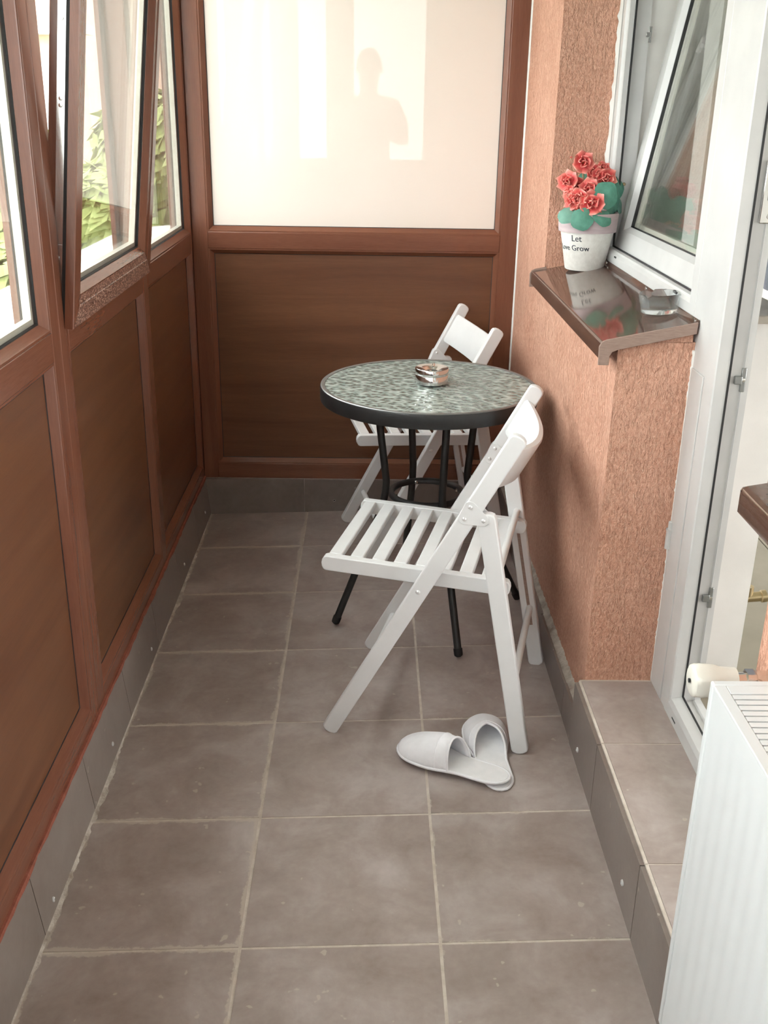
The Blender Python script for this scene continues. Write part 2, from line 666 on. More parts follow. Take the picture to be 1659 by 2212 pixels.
MB().lathe([(.003, 0.0004), (.0, .0004)], 14).build('drill_hole_core', 'rubber', bb, loc=p).rotation_euler = (R(90), 0, 0)

# ------------------------------------------------------------------ window walls
TOPZ = 2.30


def fm_left(a, b_, d):
    return Vector((-.020 + d, a, b_))


def fm_back(a, b_, d):
    return Vector((a, YB - d, b_))


def ring(parent, fm, rect, prof, name, mat, joined=False, mats=None):
    """four mitred members around the inside of rect = (a0,a1,b0,b1); profile points (t,d)"""
    a0, a1, b0, b1 = rect
    sides = []
    sides.append(([fm(a0 + t, b0 + t, d) for t, d in prof], [fm(a1 - t, b0 + t, d) for t, d in prof]))
    sides.append(([fm(a0 + t, b1 - t, d) for t, d in prof], [fm(a1 - t, b1 - t, d) for t, d in prof]))
    sides.append(([fm(a0 + t, b0 + t, d) for t, d in prof], [fm(a0 + t, b1 - t, d) for t, d in prof]))
    sides.append(([fm(a1 - t, b0 + t, d) for t, d in prof], [fm(a1 - t, b1 - t, d) for t, d in prof]))
    out = []
    if joined:
        mb = MB()
        for s in sides:
            mb.loft(list(s))
        return [mb.build(name, mat, parent, smooth=0)]
    nm = name if isinstance(name, (list, tuple)) else [name] * 4
    for k, s in enumerate(sides):
        out.append(MB().loft(list(s)).build(nm[k], mats[k] if mats else mat, parent, smooth=0))
    return out


def member(parent, fm, name, mat, a0, a1, b0, b1, d0=-.07, d1=0.0, bevel=.002):
    mb = MB()
    p = [fm(a, b_, d) for d in (d0, d1) for b_ in (b0, b1) for a in (a0, a1)]
    mb.add(p, [(0, 2, 3, 1), (4, 5, 7, 6), (0, 1, 5, 4), (2, 6, 7, 3), (0, 4, 6, 2), (1, 3, 7, 5)])
    return mb.build(name, mat, parent, bevel)


BEAD = [(0, -.055), (0, -.0015), (.0045, -.0015), (.006, -.003), (.018, -.018), (.018, -.055)]


def slab(parent, fm, name, mat, rect, d0, d1):
    a0, a1, b0, b1 = rect
    return member(parent, fm, name, mat, a0, a1, b0, b1, d0, d1, 0)


def inset(rect, t):
    return (rect[0] + t, rect[1] - t, rect[2] + t, rect[3] - t)


def opening(parent, fm, rect, fill, hm, vm, cream=False):
    """beads, gasket and infill of one opening"""
    ring(parent, fm, rect, BEAD, 'glazing_bead', None, mats=[hm, hm, vm, vm])
    gi = inset(rect, .0175)
    ring(parent, fm, gi, [(0, -.05), (0, -.0185), (.0026, -.0195), (.0026, -.05)], 'gasket', 'gasket', True)
    if fill == 'glass':
        if not cream:
            slab(parent, fm, 'glass_pane', 'window glass', inset(rect, .012), -.0255, -.0215)
            ring(parent, fm, inset(rect, .013), [(0, -.0415), (0, -.026), (.018, -.026), (.018, -.0415)], 'spacer', 'spacer', True)
            slab(parent, fm, 'glass_pane', 'window glass', inset(rect, .012), -.0460, -.0420)
        else:
            mb = MB()
            mb.add([fm(*p, -.0215) for p in ((rect[0] + .012, rect[2] + .012), (rect[1] - .012, rect[2] + .012), (rect[1] - .012, rect[3] - .012), (rect[0] + .012, rect[3] - .012))], [(0, 1, 2, 3)])
            o = mb.build('glass_pane', 'cream glass', parent, smooth=0)
            n0 = o.data.polygons[0].normal
            if n0.y > 0:
                o.data.flip_normals()
    else:
        slab(parent, fm, 'infill_panel', fill, inset(rect, .012), -.036, -.020)


Z0, ZP0, ZP1, ZG0, ZG1 = .124, .163, .952, 1.011, 2.22
# ---- window 1: near unit of the left wall
SEAM = .571
w1 = tag(empty('window_1', (-.02, -.9, Z0)), 'brown foiled window unit with large panes and lower panels', kind='structure')
w1.location = (0, 0, 0)
FZ, FY, FX = 'frame wood z', 'frame wood y', 'frame wood x'
muls = [(SEAM - .052, SEAM - .001), (-.52, -.40), (-1.50, -1.38), (Y0, Y0 + .1)]
for a0, a1 in muls:
    member(w1, fm_left, 'stile', FZ, a0, a1, Z0, TOPZ)
for (a1, _), (_, a0) in zip(muls, muls[1:]):
    member(w1, fm_left, 'bottom_rail', FY, a0, a1, Z0, ZP0)
    member(w1, fm_left, 'mid_rail', FY, a0, a1, ZP1 - .0, ZG0)
    member(w1, fm_left, 'top_rail', FY, a0, a1, ZG1, TOPZ)
    opening(w1, fm_left, (a0, a1, ZP0, ZP1), 'panel wood y', FY, FZ)
    opening(w1, fm_left, (a0, a1, ZG0, ZG1), 'glass', FY, FZ)
# ---- window 2: far unit with tilted sash
w2 = tag(empty('window_2'), 'brown foiled window unit with a tilted sash and lower panels', kind='structure')
J = [(SEAM + .001, SEAM + .057), (1.352, 1.412), (2.150, YB + .075)]
for a0, a1 in J:
    member(w2, fm_left, 'stile', FZ, a0, a1, Z0, TOPZ)
for k in range(2):
    a0, a1 = J[k][1], J[k + 1][0]
    member(w2, fm_left, 'bottom_rail', FY, a0, a1, Z0, ZP0)
    member(w2, fm_left, 'mid_rail', FY, a0, a1, ZP1, ZG0)
    member(w2, fm_left, 'top_rail', FY, a0, a1, ZG1, TOPZ)
    opening(w2, fm_left, (a0, a1, ZP0, ZP1), 'panel wood y', FY, FZ)
opening(w2, fm_left, (J[1][1], J[2][0], ZG0, ZG1), 'glass', FY, FZ)
# outer rebate lip of the sash opening
ring(w2, fm_left, (J[0][1] - .001, J[1][0] + .001, ZG0 - .001, ZG1), [(0, -.07), (0, -.05), (.016, -.05), (.016, -.07)], 'rebate', FZ, True)
ring(w2, fm_left, (J[0][1] + .013, J[1][0] - .013, ZG0 + .013, ZG1 - .013), [(0, -.058), (0, -.046), (.004, -.049), (.004, -.058)], 'gasket', 'gasket', True)
# tilted sash, hinged along its lower edge
TILT = R(6.6)
HX, HZ = -.034, 1.022


def fm_sash(a, b_, d):
    x, z = d - HX + .0005, b_ - HZ            # front face of the closed sash lies at x = 0.0005
    c, s = math.cos(TILT), math.sin(TILT)
    return Vector((HX + x * c + z * s, a, HZ - x * s + z * c))


sash = MB()
SR = (.604, 1.362, 1.003, 2.236)
sash_root = ring(None, fm_sash, SR, [(0, -.018), (0, -.002), (.002, 0), (.040, 0), (.041, -.002), (.058, -.004), (.058, -.058), (.014, -.058), (.014, -.018)], 'sash', None, mats=['sash rail', 'frame wood y', 'frame wood z', 'frame wood z'])
sash = empty('sash')
sash.parent = w2
for o, n_ in zip(sash_root, ('bottom_rail', 'top_rail', 'stile', 'stile')):
    o.parent = sash
    o.name = n_
ring(sash, fm_sash, inset(SR, .0575), [(0, -.055), (0, -.004), (.003, -.004), (.017, -.019), (.017, -.055)], 'glazing_bead', None, mats=['frame wood y', 'frame wood y', 'frame wood z', 'frame wood z'])
ring(sash, fm_sash, inset(SR, .074), [(0, -.03), (0, -.020), (.0025, -.021), (.0025, -.03)], 'gasket', 'gasket', True)
ring(sash, fm_sash, inset(SR, .069), [(0, -.042), (0, -.0275), (.018, -.0275), (.018, -.042)], 'spacer', 'spacer', True)
slab(sash, fm_sash, 'glass_pane', 'window glass', inset(SR, .068), -.027, -.0235)
slab(sash, fm_sash, 'glass_pane', 'window glass', inset(SR, .068), -.046, -.0425)
ring(sash, fm_sash, inset(SR, .004), [(0, -.0255), (0, -.0175), (.012, -.0175), (.012, -.0255)], 'sash_gasket', 'gasket', True)
# gear strip on the lock side
slab(sash, fm_sash, 'gear_strip', 'steel', (SR[0] + .0122, SR[0] + .0142, 1.15, 2.18), -.043, -.0275)
slab(sash, fm_sash, 'gear_plate', 'steel', (SR[0] + .0105, SR[0] + .0142, 1.045, 1.165), -.045, -.0275)
scr = MB().lathe([(0, 0), (.0042, 0), (.0038, .0012), (.0, .0016)], 12).mesh('screw', 'steel')
for z in (1.075, 1.09, 1.117, 1.139, 1.42, 1.432, 1.568, 1.75, 1.95):
    linked('screw', scr, sash, fm_sash(SR[0] + (.0104 if z < 1.2 else .0121), z, -.0355), (R(90), 0, 0))
member(sash, fm_sash, 'corner_bearing', 'dark steel', SR[1] - .004, SR[1] + .008, 1.003, 1.03, -.03, -.012, .002)

# ---- window 3: far partition
w3 = tag(empty('window_3'), 'far brown partition with cream glazed upper pane and wood-grain lower panel', kind='structure')
XR = 1.0985
member(w3, fm_back, 'stile', FZ, -.0195, .033, Z0 - .002, TOPZ)
member(w3, fm_back, 'stile', FZ, 1.039, XR, Z0 - .002, TOPZ)
member(w3, fm_back, 'bottom_rail', FX, .033, 1.039, Z0 - .002, .1795)
member(w3, fm_back, 'mid_rail', FX, .033, 1.039, .962, 1.018)
member(w3, fm_back, 'top_rail', FX, .033, 1.039, ZG1, TOPZ)
opening(w3, fm_back, (.033, 1.039, .1795, .962), 'panel wood x', FX, FZ)
opening(w3, fm_back, (.033, 1.039, 1.018, ZG1), 'glass', FX, FZ, cream=True)

# ---- window 5: near end of the balcony, behind the photographer
w5 = tag(empty('window_5'), 'brown foiled end window behind the photographer', kind='structure')


def fm_end(a, b_, d):
    return Vector((a, Y0 + d, b_))


for a0, a1 in ((-.02, .05), (.255, .46), (.99, 1.10)):
    member(w5, fm_end, 'stile', FZ, a0, a1, 0.0, TOPZ)
for a0, a1 in ((.05, .255), (.46, .99)):
    member(w5, fm_end, 'bottom_rail', FX, a0, a1, 0.0, .15)
    member(w5, fm_end, 'mid_rail', FX, a0, a1, .95, 1.05)
    member(w5, fm_end, 'top_rail', FX, a0, a1, ZG1, TOPZ)
    slab(w5, fm_end, 'infill_panel', 'panel wood x', (a0, a1, .15, .95), -.05, -.03)
    slab(w5, fm_end, 'glass_pane', 'window glass', (a0, a1, 1.05, ZG1), -.04, -.036)

# ceiling over the balcony and outer ledge
tag(box('ceiling', 'ceiling paint', -.10, 1.62, Y0 - .1, YB + .12, TOPZ + .001, TOPZ + .16), 'white balcony ceiling slab', kind='structure')
tag(MB().add([(x, y, z) for y in (Y0, YB + .3) for x, z in ((-.093, .985), (-.093, 1.012), (-.33, .985), (-.33, .965))],
             [(0, 1, 5, 4), (1, 2, 6, 5), (2, 3, 7, 6), (3, 0, 4, 7), (0, 3, 2, 1), (4, 5, 6, 7)]).build('trim_1', 'ledge'),
    'weathered pale outer window ledge', kind='structure')
tag(box('wall_left', 'far white', -.30, -.094, Y0 - .1, YB + .3, -.4, .96), 'outer face of the balcony parapet', kind='structure')

# ------------------------------------------------------------------ house wall
XW, XS, XF, XI = 1.1017, 1.0874, 1.259, 1.487
YC, YP, YN = .6237, 1.585, -.2756
STEP = .190


def wallpiece(mb, x0, x1, y0, y1, z0, z1):
    mb.box(x0, x1, y0, y1, z0, z1)


wr = MB()
wallpiece(wr, XW, XF + .03, YP, YB + .25, -.05, 2.42)            # pier by the far corner
wallpiece(wr, XW, XF + .03, YC, YP, -.05, .986)                  # parapet under the window
wallpiece(wr, XW, XF + .03, Y0 - .1, YN, -.05, .975)             # near parapet
wallpiece(wr, XW, XF + .03, Y0 - .1, -1.75, .975, 2.42)          # near pier
wallpiece(wr, XW, XF + .03, -1.75, YP, 2.2, 2.42)                # lintel
wr = tag(wr.build('wall_right', 'plaster', smooth=0), 'salmon scratched-plaster house wall with window and door openings', kind='structure')
wi = MB()
wi.box(XF + .03, XI, YP - .02, 3.2, -.05, 2.42)
wi.box(XF + .03, XI, .70, YP - .02, -.05, 1.012)
wi.box(XF + .03, XI, -2.6, YN - .04, -.05, 1.012)
wi.box(XF + .03, XI, -2.6, -1.75, 1.012, 2.42)
wi.box(XF + .03, XI, -1.75, YP - .02, 2.2, 2.42)
wi = tag(wi.build('wall_inner', 'white paint', smooth=0), 'white painted inner face and reveals of the house wall', kind='structure')
# ragged white filler in the wall corner and along the frames
mb = MB()
rings = []
for k in range(120):
    z = .12 + 2.15 * k / 119
    w = .009 + random.uniform(-.001, .0016) + (.004 if k in (79, 80) else 0)
    rings.append([(XR - .001, YB + .002, z), (XR - .001 - random.uniform(0, .001), YB - .003, z), (XR + .002, YB - w, z), (XW + .001, YB - w - .002, z), (XW + .001, YB + .002, z)])
mb.loft(rings)
mb.build('sealant_strip', 'white paint', wr, smooth=60)
mb = MB()
rings = []
for k in range(90):
    z = 1.0 + 1.2 * k / 89
    rings.append([(XF - .001, YP + .002, z), (XF - .001, YP - .012, z), (XF - .006 - random.uniform(0, .007), YP - .002, z), (XF - .006, YP + .002, z)])
mb.loft(rings)
mb.build('filler_strip', 'white paint', wr, smooth=60)
mb = MB()
rings = []
for k in range(120):
    z = STEP + .78 * k / 119
    rings.append([(XF + .003, YC + .002, z), (XF + .003, YC - .006, z), (XF - .002 - random.choice((0, .0005, .001, .001, .003)), YC - .002, z), (XF - .004, YC + .002, z)])
mb.loft(rings)
mb.build('filler_strip', 'white paint', wr, smooth=60)

# right skirting with rough mortar ledge
br = tag(box('baseboard_right', 'mortar', XS + .006, XW + .002, YC + .0, YB - .006, -.05, .108), 'tile skirting along the salmon wall', kind='structure')
for j in range(1, 6):
    y0, y1 = max(j * T, YC - .03), min((j + 1) * T, YB - .018)
    mb = MB().box(-.0075, 0, -(y1 - y0) / 2 + .0012, (y1 - y0) / 2 - .0012, fz(XS) - .002, .113 + .002 * (j % 2))
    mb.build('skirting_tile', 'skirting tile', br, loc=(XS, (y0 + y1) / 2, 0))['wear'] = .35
mb = MB()
rings = []
for k in range(170):
    y = YC + (YB - .02 - YC) * k / 169
    t = random.random()
    h = .004 + .010 * t + .03 * max(0, 1 - (y - YC) / .07)
    rings.append([(XS - .002, y, .104), (XS - .001 - .001 * t, y, .114), (XW - .004 + .003 * t, y, .116 + h), (XW + .002, y, .118 + h), (XW + .002, y, .104)])
mb.loft(rings)
mb.build('mortar_ledge', 'mortar', br, smooth=60)

# step in front of the door
st = MB()
st.box(XS + .003, XF + .004, Y0, YC, -.05, STEP - .0015)
st = tag(st.build('trim_2', 'grout'), 'tiled step along the door', kind='structure')
for j in range(-7, 2):
    y0, y1 = max(j * T, Y0), min((j + 1) * T, YC - .006)
    if y1 - y0 < .02:
        continue
    cx = (XS + XF) / 2
    MB().box(XS + .006 - cx, XF - .002 - cx, -(y1 - y0) / 2 + .002, (y1 - y0) / 2 - .002, -.009, 0).build('step_tile', 'floor tile', st, loc=(cx, (y0 + y1) / 2, STEP))['wear'] = .05
    zb = fz(XS) - .002
    mb = MB().box(-.009, 0, -(y1 - y0) / 2 + .0015, (y1 - y0) / 2 - .0015, zb, STEP - .0035)
    mb.build('riser_tile', 'skirting tile', st, loc=(XS, (y0 + y1) / 2, 0))['wear'] = .25
    box('edge_trim', 'grout', XS - .0005, XS + .0055, y0 + .001, y1 - .001, STEP - .0095, STEP + .0003, st, .001)
for u, v in ((1248, 1620), (1345, 1907)):
    linked('plug', plug, st, at_x(u, v, XS - .009), (0, R(-90), 0), (1.2, 1.2, 1.2))

# ------------------------------------------------------------------ house window (window 4) and door
w4 = tag(empty('window_4'), 'white tilted house window above a brown metal sill', kind='structure')


def fm_right(a, b_, d):
    return Vector((XF - d, a, b_))


WP = 'white plastic'
WZ0, WZ1 = 1.014, 2.2
Y4a, Y4b = .655, YP - .004
FR4 = (Y4a, Y4b, WZ0, WZ1)
FP = [(0, -.07), (0, -.001), (.003, 0), (.040, 0), (.047, -.006), (.052, -.008), (.052, -.026), (.034, -.028), (.034, -.07)]
ring(w4, fm_right, FR4, FP, ['bottom_rail', 'top_rail', 'stile', 'stile'], WP)
ring(w4, fm_right, inset(FR4, .0515), [(0, -.027), (0, -.0215), (.003, -.0225), (.003, -.027)], 'gasket', 'gasket', True)
for u, v in ((1328, 556), (1457, 632)):
    p = at_x(u, v, XF - .0012)
    member(w4, fm_right, 'drain_slot', 'gasket', p.y - .011, p.y + .011, p.z - .0022, p.z + .0022, -.004, .0012, .001)
# tilted sash leaning into the room
T4 = R(9.5)


def fm_s4(a, b_, d):
    hx, hz = XF + .06, WZ0 + .045
    x, z = (XF - d) - hx, b_ - hz
    c, s = math.cos(T4), math.sin(T4)
    return Vector((hx + x * c + z * s, a, hz - x * s + z * c))


S4 = (Y4a + .042, Y4b - .042, WZ0 + .042, WZ1 - .045)
sash4 = empty('sash')
sash4.parent = w4
ring(sash4, fm_s4, S4, [(0, -.085), (0, -.030), (.003, -.029), (.055, -.029), (.068, -.043), (.068, -.085)], ['bottom_rail', 'top_rail', 'stile', 'stile'], WP)
ring(sash4, fm_s4, inset(S4, .0675), [(0, -.06), (0, -.0435), (.003, -.0445), (.003, -.06)], 'gasket', 'gasket', True)
ring(sash4, fm_s4, inset(S4, .064), [(0, -.066), (0, -.0525), (.018, -.0525), (.018, -.066)], 'spacer', 'spacer', True)
slab(sash4, fm_s4, 'glass_pane', 'window glass', inset(S4, .062), -.052, -.048)
slab(sash4, fm_s4, 'glass_pane', 'window glass', inset(S4, .062), -.070, -.0665)
p = at_y(1404, 75, Y4b - .034)
for p, sc_ in ((at_y(1404, 75, Y4b - .0345), 1),):
    MB().box(-.004, .004, -.004, 0, -.02, .02).box(-.011, .0, -.006, -.001, -.006, .006).build('latch', 'steel', w4, .001, loc=p)
p = at_y(1348, 398, Y4b - .034)
linked('screw', MB().lathe([(.0, 0.001), (.003, .001), (.0045, .002), (.005, 0)], 14).mesh('screw', 'brass'), w4, p, (R(90), 0, 0))
# brown metal sill with rolled front edge, end caps and screws
SXF = 1.0615
mb = MB()
prof = [(XF - .001, 1.034), (XF - .002, 1.034), (XF - .0035, 1.021), (XF - .008, 1.0195), (SXF + .009, .9868), (SXF + .0055, .9857), (SXF + .0025, .9835), (SXF + .0007, .980), (SXF, .976), (SXF, .952), (SXF + .004, .950), (SXF + .0045, .953), (SXF + .002, .954), (SXF + .002, .979), (SXF + .007, .984), (XF - .006, 1.0165), (XF - .001, 1.0185)]
SY0, SY1 = YC - .012, YP - .0005
mb.loft([[(x, y, z) for x, z in prof] for y in (SY0, SY1)])
sill = mb.build('sill', 'sill brown', w4, smooth=25)
for y in (SY0 - .0035, SY1 - .002):
    pr = [(XF - .004, 1.030), (XF - .004, 1.0065), (SXF + .035, .9715), (SXF + .025, .967), (SXF + .020, .958), (SXF + .020, .940), (SXF - .002, .940), (SXF - .003, .978), (SXF + .002, .988), (SXF + .012, .9925)]
    y1 = y + (.0045 if y < 1 else .002)
    if y > 1:
        pr = [(SXF + .045, .999), (SXF + .045, .970), (SXF + .020, .958), (SXF + .020, .940), (SXF - .002, .940), (SXF - .003, .978), (SXF + .002, .988), (SXF + .012, .9925)]
    MB().loft([[(x, yy, z) for x, z in pr] for yy in (y, y1)]).build('end_cap', 'sill cap', sill, .001)
for u, v in ((1310, 572), (1395, 625), (1500, 692)):
    p = at_x(u, v, XF - .003)
    linked('screw', scr, sill, Vector((XF - .003, min(p.y, 1.52), 1.0275)), (0, R(-90), 0), (1.2, 1.2, 1.2))
bed = MB()
bed.add([(x, y, z) for y in (YC, YP) for x, z in ((XW, .985), (XF - .006, .985), (XF - .006, 1.013), (XW, .9895))], [(0, 1, 2, 3), (7, 6, 5, 4), (0, 4, 5, 1), (1, 5, 6, 2), (2, 6, 7, 3), (3, 7, 4, 0)])
bed.build('sill_bed', 'plaster', w4, smooth=0)
# inner window board
box('window_board', 'beige stone', XF + .071, XI + .012, .69, YP - .02, 1.0125, 1.03, w4, .003)

# door frame
d1 = tag(empty('door_1'), 'white balcony door frame standing open with raised threshold', kind='structure')
yg = .476
pf = [(XF, Y4a - .0005), (XF, yg + .062), (XF - .002, yg + .060), (XF - .002, yg + .004), (XF, yg), (XF + .024, yg), (XF + .026, yg + .0225), (XF + .058, yg + .0225), (XF + .060, yg + .0185), (XF + .062, yg + .0225), (XF + .074, yg + .0225), (XF + .074, yg + .11), (XF + .02, Y4a - .0005)]
MB().loft([[(x, y, z) for x, y in pf] for z in (STEP - .003, 2.2)]).build('jamb', WP, d1, smooth=0)
# the part of the jamb that covers the parapet edge under the window
box('cover_strip', WP, XF - .0035, XF + .002, YC - .004, yg + .064, STEP, .935, d1, .0015)
box('gasket', 'gasket', XF + .0235, XF + .0275, yg - .0015, yg + .006, STEP + .04, 2.16, d1)
ynn = YN + .004
pn = [(XF, ynn), (XF, ynn + .05), (XF + .024, ynn + .05), (XF + .026, ynn + .03), (XF + .074, ynn + .03), (XF + .074, ynn)]
MB().loft([[(x, y, z) for x, y in pn] for z in (STEP - .003, 2.2)]).build('jamb', WP, d1, smooth=0)
pth = [(XF - .003, STEP - .004), (XF - .003, STEP + .030), (XF + .001, STEP + .042), (XF + .024, STEP + .046), (XF + .026, STEP + .024), (XF + .056, STEP + .022), (XF + .059, STEP + .026), (XF + .074, STEP + .026), (XF + .074, STEP - .004)]
MB().loft([[(x, y, z) for x, z in pth] for y in (ynn + .02, yg + .03)]).build('threshold', WP, d1, smooth=0)
box('gasket', 'gasket', XF + .0235, XF + .0275, ynn + .04, yg + .004, STEP + .0405, STEP + .0475, d1)
box('head', WP, XF, XF + .074, ynn, yg + .02, 2.14, 2.2, d1, .002)
p = at_x(1455, 1554, XF - .003)
box('drain_slot', 'gasket', XF - .0036, XF - .001, p.y - .012, p.y + .012, STEP + .012, STEP + .0155, d1)
hp = at_y(1448, 1152, YC - .004)
hb = MB().lathe([(0, -.034), (.0085, -.034), (.0085, .006), (.0095, .008), (.0095, .012)], 16).build('hinge', WP, d1, loc=(XF - .004, YC - .008, hp.z))
MB().lathe([(0, .012), (.006, .012), (.006, .028), (.0045, .030), (0, .030)], 16).build('hinge_pin', WP, hb)
yr = yg + .0225
for u, v, big in ((1635, 415, 1), (1577, 820, 0), (1505, 1290, 0)):
    p = at_y(u, v, yr)
    if big:
        k = MB().box(-.010, .016, -.006, 0, -.055, .055).build('strike_plate', 'steel', d1, .002, loc=(XF + .055, yr, p.z))
        MB().box(.0, .014, -.0085, -.001, -.014, .014).build('strike_slot', 'dark steel', k, .001)
        for dz in (-.042, .042):
            linked('screw', scr, k, (.008, -.006, dz), (R(90), 0, 0), (1.3, 1.3, 1.3))
    else:
        k = MB().box(-.004, .006, -.004, 0, -.024, .024).box(-.017, -.002, -.008, -.001, -.008, .008).build('strike_plate', 'dark steel', d1, .0015, loc=(XF + .060, yr, p.z))
        linked('screw', scr, k, (.001, -.004, 0), (R(90), 0, 0))
bs = MB().lathe([(.0, 0.0005), (.0025, .0005), (.0045, .002), (.006, 0)], 14).mesh('frame_screw', 'brass')
for u, v in ((1542, 843), (1477, 1335)):
    linked('frame_screw', bs, d1, at_y(u, v, yr), (R(90), 0, 0))

# near house window over the near parapet, with the same brown sill
w6 = tag(empty('window_6'), 'white house window over the radiator with brown sill', kind='structure')
ring(w6, fm_right, (-1.74, YN + .0, WZ0, WZ1), FP, ['bottom_rail', 'top_rail', 'stile', 'stile'], WP)
slab(w6, fm_right, 'glass_pane', 'window glass', (-1.70, YN - .04, WZ0 + .04, WZ1 - .04), -.04, -.036)
NY1 = -.232
s6 = MB().loft([[(x, y, z) for x, z in prof] for y in (-1.75, NY1)]).build('sill', 'sill brown', w6, smooth=25)
MB().loft([[(x, yy, z) for x, z in [(XF - .004, 1.020), (XF - .004, 1.0065), (SXF + .006, .972), (SXF + .001, .966), (SXF + .001, .9535), (SXF + .0005, .9535), (SXF + .0005, .981), (SXF + .003, .985)]] for yy in (NY1 - .0005, NY1 + .0012)]).build('end_cap', 'sill brown', s6)

# ------------------------------------------------------------------ the room behind
tag(box('floor_inner', 'interior floor', XF + .0745, 4.6, -2.6, 3.3, .06, .150), 'olive tiled floor of the room behind the door', kind='structure')
fi = bpy.data.objects['floor_inner']
ti = MB().box(-.248, .248, -.248, .248, 0, .004).mesh('floor_tile', 'interior floor')
for i in range(6):
    for j in range(10):
        x, y = 1.60 + .5 * i, -2.25 + .5 * j + .13
        linked('floor_tile', ti, fi, (x, y, .150))
tag(box('wall_far', 'white paint', XI, 4.7, 3.3, 3.4, -.05, 2.6), 'far white wall of the room', kind='structure')
tag(box('wall_near', 'white paint', XI, 4.7, -2.7, -2.6, -.05, 2.6), 'near white wall of the room', kind='structure')
wo = MB()  # unseen wall, its wide opening added so sky light brightens the room
wo.box(4.6, 4.7, -2.6, 3.3, -.05, .35)
wo.box(4.6, 4.7, -2.6, 3.3, 2.4, 2.6)
wo.box(4.6, 4.7, -2.6, -2.3, .35, 2.4)
wo.box(4.6, 4.7, 3.0, 3.3, .35, 2.4)
tag(wo.build('wall_opposite', 'white paint'), 'unseen opposite room wall with a wide opening added for daylight', kind='structure')
tag(box('ceiling_inner', 'ceiling paint', XF + .03, 4.7, -2.7, 3.4, 2.461, 2.6), 'white ceiling of the room behind the door', kind='structure')


def curtain(name, mat, x, y0, y1, z0, z1, label, waves, amp):
    mb = MB()
    n = int(waves * 10)
    rows = []
    for s in (0, 1):
        for z in (z0, z1):
            rows.append([(x + amp * math.sin(2 * math.pi * waves * k / n + .3 * math.sin(k)) * (1 if z == z0 else .8) + s * .0015, y0 + (y1 - y0) * k / n, z) for k in range(n + 1)])
    rings = [[rows[0][k], rows[1][k], rows[3][k], rows[2][k]] for k in range(n + 1)]
    mb.loft(rings)
    return tag(mb.build(name, mat, None, smooth=70), label, 'curtain')


curtain('curtain', 'grey curtain', 1.545, .55, 1.08, 1.034, 2.40, 'blue-grey curtain hanging inside above the window board', 3.2, .012)
curtain('curtain', 'white curtain', 1.545, 1.10, 1.60, 1.034, 2.40, 'pale gathered curtain behind the tilted house window', 7, .016)

# ------------------------------------------------------------------ folding chairs
def seg_bar(mb, p, q, w, y0, y1, rr=True, n=6):
    """flat bar with rounded ends in the X-Z plane between p and q, thickness y0..y1"""
    p, q = Vector((p[0], p[1])), Vector((q[0], q[1]))
    d = (q - p).normalized()
    nrm = Vector((-d.y, d.x))
    poly = []
    for c, s in ((q, 1), (p, -1)):
        for k in range(n + 1):
            a = -math.pi / 2 + math.pi * k / n
            v = d * math.cos(a) * s * .62 + nrm * math.sin(a) * s
            poly.append(c + v * (w / 2))
    mb.prism([(v.x, v.y) for v in poly], y0, y1, lambda a, b_, h: Vector((a, h, b_)))
    return mb


